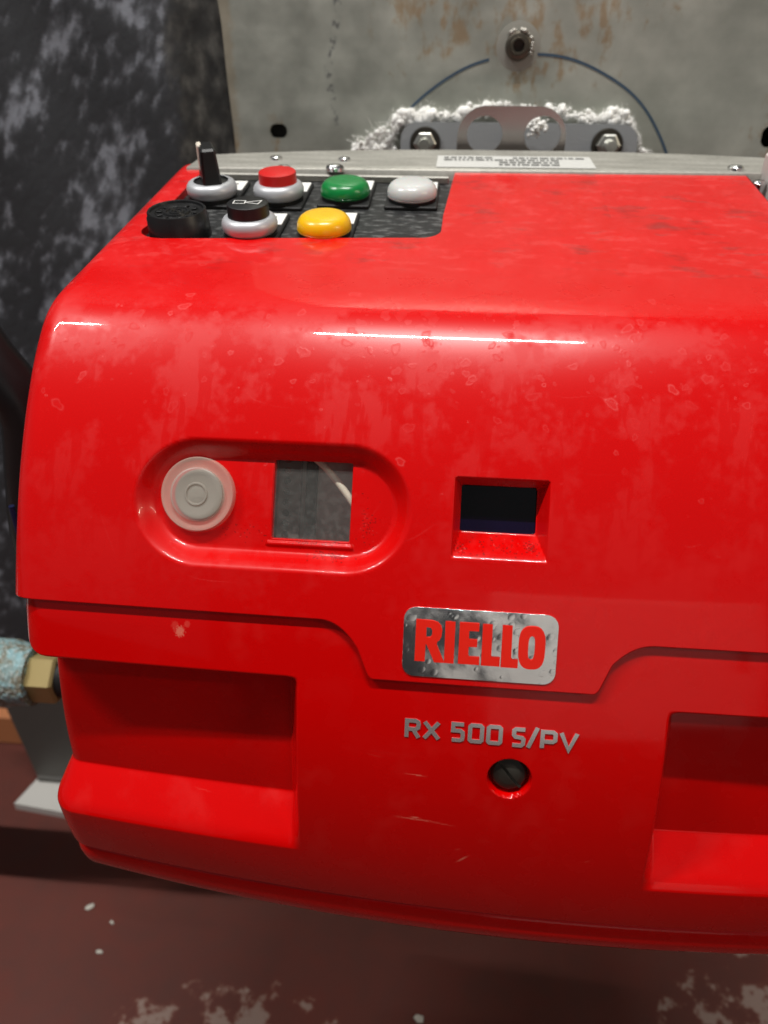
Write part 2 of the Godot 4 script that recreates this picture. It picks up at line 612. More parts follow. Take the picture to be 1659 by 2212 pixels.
# ------------------------------------------------------------------ burner
func burner_body() -> void:
	burner = thing("gas_burner", "large glossy red gas burner with button panel on top and two windows in front", "burner", BASE)
	var far := 0.27
	# upper cover
	var sl := lines([-far, [-0.2115, 0.012], [-0.1895, 0.0018], [-0.15, 0.003], [-0.020, 0.001], [-0.0095, 0.0025], [0.034, 0.0008], [0.1895, 0.003], [0.2115, 0.002], [far, 0.012]])
	var tl := lines([T_BACK, [-0.055, 0.004], [-0.005, 0.0025], [0.072, 0.0018], [0.1335, 0.001], [0.152, 0.0025], [0.180, 0.0014]])
	var dom := PackedVector2Array([Vector2(far + 1, T_BACK - 1), Vector2(-far - 1, T_BACK - 1)])
	var edge := PackedVector2Array()
	for v in lines([-far - 0.0001, [-0.07, 0.004], [-0.035, 0.0006], [0.05, 0.004], [0.09, 0.0006], [far + 0.0001, 0.004]]):
		edge.append(Vector2(v, tab_edge(v)))
	dom.append(Vector2(-far - 1, tab_edge(-far)))
	dom.append_array(edge)
	dom.append(Vector2(far + 1, tab_edge(far)))
	var cut := PackedVector2Array()
	# opening over the control panel, skewed and with rounded front corners
	cut.append_array([Vector2(-0.0145, -0.25), Vector2(-0.0160, -0.181), Vector2(-0.0205, -0.108)])
	for k in 7:
		var a := PI / 2 * k / 6
		cut.append(Vector2(-0.0320, -0.0845) + Vector2(cos(a) * 0.0112, sin(a) * 0.0125))
	for k in 9:
		var a := PI / 2 + PI / 2 * k / 8
		cut.append(Vector2(-0.1690, -0.0760) + Vector2(cos(a) * 0.0150, sin(a) * 0.0138))
	cut.append_array([Vector2(-0.1815, -0.0900), Vector2(-0.1797, -0.184), Vector2(-0.1790, -0.25)])
	var cut2 := PackedVector2Array([Vector2(0.165, -0.3), Vector2(0.1642, -0.115), Vector2(0.1662, -0.111), Vector2(0.30, -0.111), Vector2(0.30, -0.3)])
	var win := rounded(-0.0876, 0.0828, -0.0521, 0.1187, 0.0012, 3)
	var win2 := rounded(-0.0049, 0.0898, 0.0280, 0.1109, 0.0010, 3)
	var holes := [cut, cut2, win, win2]
	var uvf := func(s: float, t: float) -> Vector2: return Vector2((s + 0.215) / 0.43, (t + 0.19) / 0.37)
	var m := MeshKit.new()
	m.surface(upper, sl, tl, dom, holes, uvf)
	m.wall(upper, edge, 0.0, -0.007, uvf, 0.0007, false)
	m.wall(upper, closed(win), 0.0, -0.004, uvf, 0.0005, true)
	m.wall(upper, closed(win2), 0.0, -0.004, uvf, 0.0004, true)
	m.wall(upper, cut, 0.0, -0.0045, uvf, 0.0005, true)
	m.wall(upper, cut2, 0.0, -0.0045, uvf, 0.0005, true)
	on_burner("top_cover", m, mats.cover)
	# lower casing
	sl = lines([-far, [-0.2145, 0.012], [-0.1905, 0.0015], [-0.082, 0.003], [-0.070, 0.0007], [0.010, 0.004], [0.036, 0.0006], [0.084, 0.004], [0.096, 0.0007], [0.1905, 0.003], [0.2145, 0.002], [far, 0.012]])
	tl = lines([0.140, [0.160, 0.005], [0.190, 0.0007], [0.208, 0.002], [0.235, 0.0008], [0.262, 0.0005], [0.287, 0.0009], [T_END, 0.003]])
	var uvl := func(s: float, t: float) -> Vector2: return Vector2((s + 0.215) / 0.43, (t - 0.14) / 0.215)
	m = MeshKit.new()
	m.surface(lower, sl, tl, PackedVector2Array(), [], uvl)
	var foot := PackedVector2Array()
	for v in sl:
		foot.append(Vector2(v, T_END))
	m.wall(lower, foot, 0.0, -0.006, uvl, 0.0007, false)
	on_burner("lower_casing", m, mats.casing)
	# base rim under the casing
	m = MeshKit.new()
	var rows := [[0.3060, -0.0095], [0.3140, -0.0092], [0.3147, -0.0032], [0.3153, -0.0022], [0.3164, -0.0012], [0.3250, 0.0004], [0.3310, 0.0004], [0.3345, -0.0006], [0.3368, -0.0028], [0.3380, -0.006], [0.3385, -0.012], [0.3385, -0.12]]
	m.bands(lower, sl, rows, uvl)
	on_burner("base_rim", m, mats.casing)
	# black panel that carries the controls
	m = MeshKit.new()
	var flat_top := func(s: float, t: float, h := 0.0) -> Vector3: return shell(s, t, h, top_w, top_w, RC, top_w - RC, 0.0045)
	m.surface(flat_top, lines([-0.186, [-0.010, 0.02]]), lines([-0.195, [-0.055, 0.02]]), PackedVector2Array(), [], func(s: float, t: float) -> Vector2: return Vector2(s, t) * 6.0)
	on_burner("control_panel", m, mats.panel)
	# window of the oval recess: dusty pane, and behind it the terminal board
	var fr := frame(upper, -0.07, 0.1008)
	fr.origin = upper(-0.07, 0.1008, -0.0025)
	var pane := MeshKit.new()
	pane.box(fr.basis, fr.origin, Vector3(0.0375, 0.0008, 0.0382), 0.0)
	on_burner("window_pane", pane, mats.dusty)
	var board := MeshKit.new()
	board.box(fr.basis, fr * Vector3(0.004, -0.026, 0), Vector3(0.080, 0.002, 0.080), 0.0)
	var back := on_burner("terminal_board", board, mat(Color8(188, 186, 176), 0.7))
	m = MeshKit.new()
	m.box(fr.basis, fr * Vector3(-0.0155, -0.0235, 0), Vector3(0.0115, 0.003, 0.060), 0.0006)
	part("terminal_strip", m, mat(Color8(112, 110, 104), 0.6), back)
	m = MeshKit.new()
	m.box(fr.basis, fr * Vector3(-0.0048, -0.0230, 0), Vector3(0.0050, 0.005, 0.060), 0.0004)
	part("cable_duct", m, mat(Color8(38, 38, 38), 0.7), back)
	for k in 8:
		m = MeshKit.new()
		m.lathe([Vector2(0, 0.0004), Vector2(0.0010, 0.0004), Vector2(0.0012, 0.0008), Vector2(0.0016, 0.0008), Vector2(0.0017, 0)], 14, Transform3D(fr.basis, fr * Vector3(-0.0163, -0.0220, -0.0190 + 0.0050 * k)))
		part("terminal_screw", m, mat(Color8(40, 38, 36) if k > 1 else Color8(120, 62, 52), 0.5), back)
	m = MeshKit.new()
	var pts := []
	for k in 13:
		var g := k / 12.0
		pts.append(fr * Vector3(lerpf(-0.0005, 0.0185, g) + 0.0005 * sin(g * PI), -0.0058 + 0.001 * sin(g * 3.0), lerpf(-0.0190, 0.0015, pow(g, 1.15))))
	m.tube(pts, 0.0016, 12, true)
	part("cream_cable", m, mat(Color8(244, 238, 214), 0.5), back)
	# display window
	fr = frame(upper, 0.0115, 0.1003)
	fr.origin = upper(0.0115, 0.1003, -0.003)
	m = MeshKit.new()
	m.box(fr.basis, fr.origin, Vector3(0.0345, 0.0015, 0.0225), 0.0)
	on_burner("display_screen", m, mats.screen)
	# translucent push cap in the oval recess
	fr = frame(upper, -0.1203, 0.1003)
	fr.origin = upper(-0.1203, 0.1003, 0.0002)
	var clear := mat(Color8(214, 198, 182), 0.32)
	clear.albedo_color.a = 0.42
	clear.transparency = BaseMaterial3D.TRANSPARENCY_ALPHA
	var milky := mat(Color8(190, 186, 176), 0.34)
	milky.albedo_color.a = 0.42
	milky.transparency = BaseMaterial3D.TRANSPARENCY_ALPHA
	m = MeshKit.new()
	m.lathe([Vector2(0.0115, 0.0030), Vector2(0.0128, 0.0026), Vector2(0.0148, 0.0036), Vector2(0.0160, 0.0036), Vector2(0.0165, 0.0030), Vector2(0.0165, 0.0)], 48, fr)
	var cap := on_burner("push_cap", m, clear)
	m = MeshKit.new()
	m.lathe([Vector2(0, 0.0046), Vector2(0.0024, 0.0047), Vector2(0.0040, 0.0044), Vector2(0.0044, 0.0052), Vector2(0.0049, 0.0052), Vector2(0.0053, 0.0045), Vector2(0.0090, 0.0049), Vector2(0.0108, 0.0052), Vector2(0.0117, 0.0046), Vector2(0.0119, 0.0020)], 48, fr)
	part("cap_centre", m, milky, cap)
	m = MeshKit.new()
	m.lathe([Vector2(0, 0.0006), Vector2(0.0108, 0.0006), Vector2(0.0112, 0.0001)], 32, fr)
	part("cap_core", m, mat(Color8(146, 134, 120), 0.4), cap)
	# slotted black screw
	fr = frame(func(s: float, t: float, h := 0.0) -> Vector3: return shell(s, t, h, LW, LW, RC, LW - RC, 0.0028), 0.0228, 0.2212)
	fr.origin = fr * Vector3(0, -0.0046, -0.0008)
	fr.basis = fr.basis * Basis(Vector3.RIGHT, deg_to_rad(-6)) * Basis(Vector3.UP, deg_to_rad(-50))
	m = MeshKit.new()
	var sp := [Vector2(0.0082, 0.0), Vector2(0.0082, 0.0006), Vector2(0.0072, 0.0017), Vector2(0.0048, 0.0026), Vector2(0.0022, 0.0030), Vector2(0.0, 0.0031)]
	m.slotted_dome(sp, 0.0007, 0.0016, 40, fr)
	on_burner("cover_screw", m, mat(Color8(62, 60, 54), 0.34, 0.5))


func closed(p: PackedVector2Array) -> PackedVector2Array:
	var q := p.duplicate()
	q.append(p[0])
	return q


# ------------------------------------------------------------------ controls
func top_frame(x: float, t: float) -> Transform3D:
	var f := func(s: float, tt: float, h := 0.0) -> Vector3: return shell(s, tt, h, top_w, top_w, RC, top_w - RC, 0.0045)
	var fr := frame(f, x, t)
	fr.origin -= BASE
	return fr


func controls() -> void:
	var spots := {"knob": [-0.1602, -0.1351], "red": [-0.1195, -0.1345], "green": [-0.0805, -0.1405], "clear": [-0.0405, -0.1400], "buzzer": [-0.1640, -0.0795], "horn": [-0.1240, -0.0775], "yellow": [-0.0842, -0.0812], "plug": [-0.0420, -0.0695]}
	var cap_of := {"red": Color8(205, 16, 14), "horn": Color8(22, 22, 23)}
	var lamp_of := {"green": Color8(0, 128, 58), "clear": Color8(206, 208, 206), "yellow": Color8(246, 190, 0)}
	for key in ["knob", "red", "green", "clear", "horn", "yellow"]:
		var root := Node3D.new()
		root.name = {"knob": "selector_switch", "red": "push_button", "horn": "push_button", "green": "signal_lamp", "clear": "signal_lamp", "yellow": "signal_lamp"}[key]
		burner.add_child(root, true)
		root.transform = top_frame(spots[key][0], spots[key][1])
		root.set_meta("label", {"knob": "black selector knob with silver ring", "red": "red push button in silver ring", "horn": "black push button with white horn symbol", "green": "green signal lamp", "clear": "white signal lamp", "yellow": "yellow signal lamp"}[key])
		# legend holder behind the button
		var m := MeshKit.new()
		m.box(Basis.IDENTITY, Vector3(0, 0.0012, -0.009), Vector3(0.031, 0.0024, 0.046), 0.0006)
		part("legend_holder", m, mats.black_matt, root)
		m = MeshKit.new()
		m.box(Basis.IDENTITY, Vector3(0, 0.0026, -0.0225), Vector3(0.0282, 0.0006, 0.0172), 0.0)
		part("legend_card", m, mats.white, root)
		m = MeshKit.new()
		var rng := RandomNumberGenerator.new()
		rng.seed = hash(key)
		for row in 2:
			var x := -0.009
			while x < 0.009:
				var wd := rng.randf_range(0.0008, 0.0022)
				m.box(Basis.IDENTITY, Vector3(x + wd / 2, 0.0030, -0.0200 - 0.0050 * row), Vector3(wd, 0.0002, 0.0016), 0.0)
				x += wd + 0.0006
		part("legend_print", m, mats.ink, root)
		m = MeshKit.new()
		m.lathe([Vector2(0.0, 0.0042), Vector2(0.0142, 0.0042), Vector2(0.0142, 0.0022)], 40, Transform3D.IDENTITY)
		part("gasket", m, mats.black, root)
		if lamp_of.has(key):
			m = MeshKit.new()
			m.lathe([Vector2(0, 0.0132), Vector2(0.005, 0.01312), Vector2(0.0090, 0.0128), Vector2(0.0112, 0.0122), Vector2(0.0128, 0.0111), Vector2(0.0139, 0.0096), Vector2(0.0145, 0.0079), Vector2(0.0147, 0.0064), Vector2(0.0147, 0.0058), Vector2(0.0143, 0.0056), Vector2(0.0147, 0.0053), Vector2(0.0146, 0.0046), Vector2(0.0141, 0.0042)], 56, Transform3D.IDENTITY)
			var lm := mat(lamp_of[key], 0.3)
			lm.subsurf_scatter_enabled = true
			lm.subsurf_scatter_strength = 0.25
			lm.clearcoat_enabled = true
			lm.clearcoat = 0.3
			lm.clearcoat_roughness = 0.1
			part("lens", m, lm, root)
			continue
		m = MeshKit.new()
		var ring := [Vector2(0.0118, 0.0124)]
		for k in 11:
			var a := deg_to_rad(100.0 - 17.0 * k)
			ring.append(Vector2(0.0110 + 0.0040 * cos(a), 0.0080 + 0.0046 * sin(a)))
		m.lathe(ring, 56, Transform3D.IDENTITY)
		part("bezel", m, mats.silver, root)
		if cap_of.has(key):
			m = MeshKit.new()
			var top := 0.0185 if key == "red" else 0.0190
			m.lathe([Vector2(0, top), Vector2(0.0104, top), Vector2(0.01085, top - 0.0003), Vector2(0.0110, top - 0.0010), Vector2(0.0113, 0.0080)], 56, Transform3D.IDENTITY)
			var capm := mat(cap_of[key], 0.42)
			part("button_cap", m, capm, root)
			if key == "horn":
				m = MeshKit.new()
				for st in [[[-0.0072, -0.0022], [-0.0012, -0.0022], [-0.0012, 0.0022], [-0.0072, 0.0022]], [[-0.0006, 0.0000], [0.0072, -0.0032], [0.0062, 0.0024], [-0.0006, 0.0006]]]:
					for k in 4:
						var a := Vector3(st[k][0], top + 0.0001, st[k][1])
						var b := Vector3(st[(k + 1) % 4][0], top + 0.0001, st[(k + 1) % 4][1])
						var dir := (b - a).normalized()
						m.box(Basis(dir, Vector3.UP, dir.cross(Vector3.UP)), (a + b) / 2, Vector3((b - a).length() + 0.0004, 0.0002, 0.0005), 0.0)
				part("horn_symbol", m, mats.white, root)
		else:
			m = MeshKit.new()
			m.lathe([Vector2(0, 0.0128), Vector2(0.0100, 0.0118), Vector2(0.0116, 0.0106), Vector2(0.0118, 0.0080)], 48, Transform3D.IDENTITY)
			part("knob_disc", m, mats.black, root)
			# upright blade with a cream pointer on its edge
			var turn := Basis(Vector3.UP, deg_to_rad(22))
			m = MeshKit.new()
			m.taper(turn, Vector3(0, 0.0112, 0), Vector3(0.0110, 0, 0.0215), Vector3(0.0086, 0, 0.0180), 0.0205, 0.0012)
			part("handle", m, mats.black, root)
			m = MeshKit.new()
			m.taper(turn, turn * Vector3(-0.0034, 0.0130, -0.0058), Vector3(0.0036, 0, 0.0110), Vector3(0.0032, 0, 0.0080), 0.0188, 0.0008)
			part("pointer", m, mat(Color8(226, 216, 200), 0.5), root)
	# buzzer
	var bz := Node3D.new()
	bz.name = "buzzer"
	burner.add_child(bz, true)
	bz.transform = top_frame(spots.buzzer[0], spots.buzzer[1])
	var m := MeshKit.new()
	m.lathe([Vector2(0.0139, 0.0128), Vector2(0.0143, 0.0140), Vector2(0.0152, 0.0142), Vector2(0.0157, 0.0136), Vector2(0.0159, 0.0112), Vector2(0.0164, 0.0106), Vector2(0.0168, 0.0), Vector2(0.0169, 0.0)], 56, Transform3D.IDENTITY)
	part("buzzer_body", m, mats.black, bz)
	m = MeshKit.new()
	m.lathe([Vector2(0, 0.0134), Vector2(0.0009, 0.0134), Vector2(0.0013, 0.0126), Vector2(0.0025, 0.0126), Vector2(0.0028, 0.0133), Vector2(0.0038, 0.0133), Vector2(0.0042, 0.0125), Vector2(0.0053, 0.0125), Vector2(0.0057, 0.0132), Vector2(0.0067, 0.0132), Vector2(0.0072, 0.0122), Vector2(0.0085, 0.0120), Vector2(0.0112, 0.0120), Vector2(0.0118, 0.0128), Vector2(0.0141, 0.0128)], 56, Transform3D.IDENTITY)
	part("grille", m, mats.black, bz)
	for k in 10:
		m = MeshKit.new()
		m.box(Basis(Vector3.UP, TAU * k / 10.0), Basis(Vector3.UP, TAU * k / 10.0) * Vector3(0.0097, 0.0124, 0), Vector3(0.0030, 0.0010, 0.0012), 0.0002)
		part("grille_rib", m, mats.black, bz)
	# blanking plug
	m = MeshKit.new()
	m.lathe([Vector2(0, 0.0024), Vector2(0.0130, 0.0022), Vector2(0.0146, 0.0012), Vector2(0.0150, 0.0)], 48, Transform3D.IDENTITY)
	part("blanking_plug", m, mats.black_matt, burner, top_frame(spots.plug[0], spots.plug[1]))


# ------------------------------------------------------------------ badge and lettering
func badge_and_letters() -> void:
	var badge := rounded(-0.0266, 0.1436, 0.0383, 0.1738, 0.0052, 8)
	var w := 512
	var big := noise(w, w, 3.2, 91, 4)
	var bub := PackedByteArray()
	bub.resize(w * w)
	bub.fill(120)
	for k in w * w:
		bub[k] = int(110 + 0.12 * big[k])
	var rng := RandomNumberGenerator.new()
	rng.seed = 77
	for q in 60:
		var cx := rng.randf() * w
		var cy := rng.randf() * w
		var r := rng.randf_range(5, 18)
		for j in range(-22, 23):
			for i in range(-22, 23):
				var x := int(cx) + i
				var y := int(cy) + j
				var rad := Vector2(i, j * 0.5 + 0.3 * i).length() / r
				if x >= 0 and y >= 0 and x < w and y < w and rad < 1.0:
					bub[y * w + x] = int(clampf(bub[y * w + x] + 60.0 * (1.0 - rad * rad), 0, 255))
	var foil := mat(Color8(232, 232, 230), 0.17, 1.0)
	foil.heightmap_enabled = true
	foil.heightmap_texture = tex_l(w, w, bub)
	foil.heightmap_scale = 0.018
	# the foil is not quite flat: it leans down on its left half and up on its right
	var buckle := FastNoiseLite.new()
	buckle.seed = 4
	buckle.frequency = 0.055
	var f := func(s: float, t: float, h := 0.0) -> Vector3:
		var n := buckle.get_noise_2d(s * 1000.0, t * 1000.0)
		return upper(s, t, h + 0.0005 + 0.00006 * n)
	var uvb := func(s: float, t: float) -> Vector2: return Vector2((s + 0.0266) / 0.065, (t - 0.1436) / 0.032)
	var m := MeshKit.new()
	m.lean = func(s: float, t: float) -> Vector2:
		return Vector2(buckle.get_noise_2d(s * 700.0, t * 900.0) * 0.10, buckle.get_noise_2d(s * 500.0 + 40.0, t * 900.0) * 0.07)
	m.surface(f, lines([-0.0270, [0.0390, 0.0011]]), lines([0.1432, [0.1742, 0.0011]]), badge, [], uvb)
	m.wall(f, closed(badge), 0.0, -0.0006, uvb, 0.0001, false)
	var plate := on_burner("name_plate", m, foil)
	var red := mat(Color8(240, 30, 8), 0.4)
	var glyphs := [
		["R", [-21.4, 148.7, -14.5, 148.8, -12.2, 149.4, -10.7, 150.8, -10.2, 152.6, -10.4, 155.6, -11.2, 157.2, -12.6, 158.3, -8.6, 167, -13, 167, -16.7, 159.1, -17, 159.1, -17, 166.9, -21.4, 166.9], [-16.9, 151.8, -15.1, 152.0, -14.4, 153.0, -14.4, 155.0, -15.1, 156.1, -16.9, 156.2]],
		["I", [-9, 148.8, -4.8, 148.8, -4.7, 167, -8.8, 167], []],
		["E", [-2.9, 148.8, 5.3, 148.8, 5.3, 152.3, 1.2, 152.3, 1.2, 155.9, 4.8, 155.9, 4.8, 159.2, 1.3, 159.2, 1.3, 163.5, 6.1, 163.5, 6.1, 166.9, -2.9, 166.9], []],
		["L", [6.8, 149, 10.9, 149, 11, 163, 14.7, 163, 14.7, 167, 6.9, 167], []],
		["L", [15.1, 149, 19.2, 149, 19.4, 163.5, 22.3, 163.5, 22.3, 167.2, 15.2, 167.2], []],
	]
	for g in glyphs:
		letter(plate, g[1], g[2], red)
	var o := []
	var oh := []
	for k in 28:
		var a := TAU * k / 28
		var sx := signf(cos(a)) * pow(absf(cos(a)), 0.75)
		var sy := signf(sin(a)) * pow(absf(sin(a)), 0.62)
		o.append_array([27.75 + 5.55 * sx, 158.0 + 9.35 * sy])
		oh.append_array([27.6 + 1.4 * sx, 158.1 + 5.2 * sy])
	letter(plate, o, oh, red)
	# model lettering on the lower casing: strokes of a squarish alphabet
	var lettering := Node3D.new()
	lettering.name = "model_lettering"
	burner.add_child(lettering, true)
	lettering.position = -BASE
	var steel := mat(Color8(240, 240, 238), 0.2, 0.8)
	var y0 := 195.9
	var y1 := 203.5
	var ym := 199.6
	var strokes := [
		[[-23.5, y1 + 0.4, -23.5, y0, -19.6, y0, -18.5, y0 + 0.6, -18.3, 197.5, -18.5, 199.0, -19.6, 199.9, -23.3, 199.9], [-20.6, 200.0, -18.2, y1 + 0.4]],
		[[-15.7, y0, -9.4, y1 + 0.3], [-9.5, y0, -15.7, y1 + 0.3]],
		[[1.4, y0, -3.2, y0, -3.2, 199.0, 0.0, 199.0, 1.0, 199.7, 1.1, 201.6, 0.9, 203.0, 0.0, y1, -3.6, y1]],
		[[4.9, y0, 8.7, y0, 9.4, y0 + 0.7, 9.4, y1 - 0.7, 8.7, y1, 4.9, y1, 4.2, y1 - 0.7, 4.2, y0 + 0.7, 4.9, y0]],
		[[12.9, y0, 16.8, y0, 17.5, y0 + 0.7, 17.5, y1 - 0.6, 16.8, y1 + 0.1, 12.9, y1 + 0.1, 12.2, y1 - 0.6, 12.2, y0 + 0.7, 12.9, y0]],
		[[27.9, 196.2, 24.0, 196.2, 23.2, 196.9, 23.2, 198.9, 23.9, 199.8, 26.8, 200.2, 27.4, 200.9, 27.3, 203.1, 26.5, 203.9, 22.7, 203.8]],
		[[33.2, 194.8, 29.6, 204.6]],
		[[35.5, 204.2, 35.5, 196.5, 40.0, 196.5, 41.0, 197.3, 41.0, 200.3, 40.0, 201.1, 35.7, 201.1]],
		[[43.4, 196.4, 47.0, 204.4, 50.2, 196.4]],
	]
	for g in strokes:
		var mk := MeshKit.new()
		for line in g:
			mk.ribbon(lower, line, 0.00090, 0.0004)
		part("letter", mk, steel, lettering)


func letter(parent: Node3D, outer: Array, hole: Array, material: Material) -> void:
	var a := PackedVector2Array()
	for k in outer.size() / 2:
		a.append(Vector2(outer[k * 2], outer[k * 2 + 1]) / 1000.0)
	var b := PackedVector2Array()
	for k in hole.size() / 2:
		b.append(Vector2(hole[k * 2], hole[k * 2 + 1]) / 1000.0)
	var lo := a[0]
	var hi := a[0]
	for p in a:
		lo = lo.min(p)
		hi = hi.max(p)
	var mk := MeshKit.new()
	var f := func(s: float, t: float, h := 0.0) -> Vector3: return upper(s, t, h + 0.0011)
	var uvf := func(s: float, t: float) -> Vector2: return Vector2(s, t)
	mk.surface(f, lines([lo.x - 0.0003, [hi.x + 0.0003, 0.0012]]), lines([lo.y - 0.0003, [hi.y + 0.0003, 0.0012]]), a, [b] if b.size() else [], uvf)
	mk.wall(f, closed(a), 0.0, -0.0006, uvf, 0.0, false)
	if b.size():
		mk.wall(f, closed(b), 0.0, -0.0006, uvf, 0.0, true)
	part("letter", mk, material, parent)


# ------------------------------------------------------------------ aluminium plate behind the cover
func back_plate() -> void:
	var slope := deg_to_rad(7.0)
	var f := func(x: float, q: float, h := 0.0) -> Vector3:
		# q = 0 at the front edge, 1 at the bowed rear edge
		var e := shell(x, lerpf(-0.1818, -0.1905, (x + 0.19) / 0.38), 0.0016, top_w, top_w, RC, 0.45, 0.0)
		var rear := -0.604 + 0.85 * pow(maxf(absf(x - 0.03) - 0.03, 0.0), 2.0)
		var z := lerpf(e.z, rear, q)
		return Vector3(x, e.y + (e.z - z) * tan(slope) + h, z)
	var m := MeshKit.new()
	var xs := lines([-0.190, [0.204, 0.008]])
	var uvp := func(x: float, q: float) -> Vector2: return Vector2(x * 4.0, q)
	m.bands2(f, xs, [[0.0, -0.009], [0.0, -0.0006], [0.008, 0.0], [0.2, 0.0], [0.5, 0.0], [0.8, 0.0], [1.0, 0.0], [1.0, -0.02]], uvp)
	var pl := on_burner("back_plate", m, mats.plate)
	# bright trim along the back of the control panel
	m = MeshKit.new()
	var tf := top_frame(-0.0985, -0.1775)
	m.box(tf.basis, tf.origin + BASE + tf.basis.y * 0.0022, Vector3(0.158, 0.0044, 0.0026), 0.0006)
	on_burner("panel_trim", m, mats.plate)
	# sticker with small print
	var st := func(x: float, q: float, h := 0.0) -> Vector3: return f.call(x, q, h + 0.0004)
	m = MeshKit.new()
	m.surface(st, lines([-0.0285, [0.0735, 0.01]]), lines([0.10, [0.66, 0.1]]), PackedVector2Array(), [], uvp)
	var lab := on_burner("rating_label", m, mat(Color8(214, 214, 210), 0.4))
	var rng := RandomNumberGenerator.new()
	rng.seed = 8
	m = MeshKit.new()
	for row in 4:
		var x := -0.024
		while x < 0.064:
			var wd := rng.randf_range(0.001, 0.006)
			if (row == 0 and (x < 0.005 or x > 0.018)) or (row == 1 and x < 0.05) or (row == 2 and x > 0.010 and x < 0.05) or (row == 3 and x > 0.012 and x < 0.048):
				m.surface(func(a: float, b: float, h := 0.0) -> Vector3: return f.call(a, b, h + 0.0007), PackedFloat32Array([x, x + wd]), PackedFloat32Array([0.52 - row * 0.11, 0.58 - row * 0.11]), PackedVector2Array(), [], uvp)
			x += wd + 0.0012
	part("small_print", m, mat(Color8(120, 120, 118), 0.6), lab)
	# pan head screws
	for p in [[-0.0905, 0.42, 0.0042], [-0.0925, -0.045, 0.0060], [-0.1255, -0.05, 0.0046], [-0.137, 0.52, 0.0042], [0.1605, 0.17, 0.0050]]:
		m = MeshKit.new()
		var o: Vector3 = f.call(p[0], p[1], 0.0)
		var r: float = p[2]
		m.slotted_dome([Vector2(r, -0.001), Vector2(r, 0.0010), Vector2(r * 0.86, r * 0.42), Vector2(r * 0.55, r * 0.56), Vector2(0, r * 0.60)], 0.0006, 0.0010, 28, Transform3D(Basis(Vector3.UP, p[0] * 40.0), o))
		part("pan_head_screw", m, mats.chrome, pl)
	# lifting bracket with two round holes, leaning a little forward
	m = MeshKit.new()
	var outer := PackedVector2Array()
	for k in 9:
		var a := PI / 2 * k / 8
		outer.append(Vector2(0.0413, -0.0014) + Vector2(cos(a), sin(a)) * 0.0200)
	for k in 9:
		var a := PI / 2 + PI / 2 * k / 8
		outer.append(Vector2(0.0036, -0.0014) + Vector2(cos(a), sin(a)) * 0.0200)
	outer.append(Vector2(-0.0164, -0.030))
	outer.append(Vector2(0.0613, -0.030))
	m.flat_plate(lines([-0.018, [0.0033, 0.0071], [0.0445, 0.0069], [0.063, 0.0062]]), lines([-0.031, [0.0003, 0.0063], [0.04, 0.008]]), outer, [disc(0.0033, 0.0003, 0.0128, 0.0122, 36), disc(0.0445, 0.0005, 0.0131, 0.0124, 36)], 0.004)
	var br := mat(Color8(176, 170, 166), 0.27, 0.9)
	part("lifting_bracket", m, br, burner, Transform3D(Basis(Vector3.RIGHT, deg_to_rad(6)), Vector3(0, 0.7003, -0.621) - BASE))
	# grey mounting flange with studs
	m = MeshKit.new()
	m.flat_plate(lines([-0.062, [0.122, 0.02]]), lines([0.45, [0.71, 0.02]]), rounded(-0.0605, 0.46, 0.1205, 0.7075, 0.0125, 6), [], 0.012)
	var fm := mat(Color8(146, 149, 151), 0.6)
	var bt := noise(256, 256, 40, 33, 3)
	fm.heightmap_enabled = true
	fm.heightmap_texture = tex_l(256, 256, bt)
	fm.heightmap_scale = 0.012
	fm.uv1_triplanar = true
	fm.uv1_scale = Vector3(10, 10, 10)
	var fl := part("mounting_flange", m, fm, burner, Transform3D(Basis.IDENTITY, Vector3(0, 0, -0.664) - BASE))
	for p in [Vector3(-0.0412, 0.6925, -0.664), Vector3(0.0978, 0.6930, -0.664)]:
		var nut := Node3D.new()
		nut.name = "hex_nut"
		fl.add_child(nut, true)
		nut.transform = Transform3D(Basis(Vector3.RIGHT, PI / 2), p - Vector3(0, 0, -0.664))
		m = MeshKit.new()
		m.lathe([Vector2(0.004, 0.0018), Vector2(0.0115, 0.0018), Vector2(0.0120, 0.0012), Vector2(0.0120, 0.0)], 36, Transform3D.IDENTITY)
		part("washer", m, mat(Color8(70, 66, 60), 0.4, 0.7), nut)
		m = MeshKit.new()
		m.lathe([Vector2(0.0046, 0.0095), Vector2(0.0078, 0.0095), Vector2(0.0088, 0.0086), Vector2(0.0088, 0.0018)], 6, Transform3D.IDENTITY, false)
		part("nut", m, mats.zinc, nut)
		m = MeshKit.new()
		var pr := [Vector2(0, 0.0215), Vector2(0.0038, 0.0215), Vector2(0.0046, 0.0205)]
		for k in 9:
			pr.append(Vector2(0.0047, 0.0200 - 0.00125 * k))
			pr.append(Vector2(0.0041, 0.0194 - 0.00125 * k))
		m.lathe(pr, 24, Transform3D.IDENTITY)
		part("stud_end", m, mats.zinc, nut)
	# grey terminal box at the right edge of the cover
	var bf := frame(func(s: float, t: float, h := 0.0) -> Vector3: return shell(s, t, h, 0.5, 0.5, RC, 0.486, 0.0), 0.215, -0.145)
	m = MeshKit.new()
	m.box(bf.basis, bf * Vector3(-0.0245, 0.002, -0.006), Vector3(0.033, 0.022, 0.086), 0.0012)
	var bx := on_burner("terminal_box", m, mat(Color8(202, 196, 192), 0.5))
	m = MeshKit.new()
	m.box(bf.basis, bf * Vector3(-0.0245, 0.0138, -0.006), Vector3(0.026, 0.0016, 0.072), 0.0006)
	part("box_lid", m, mat(Color8(216, 212, 200), 0.45), bx)
	m = MeshKit.new()
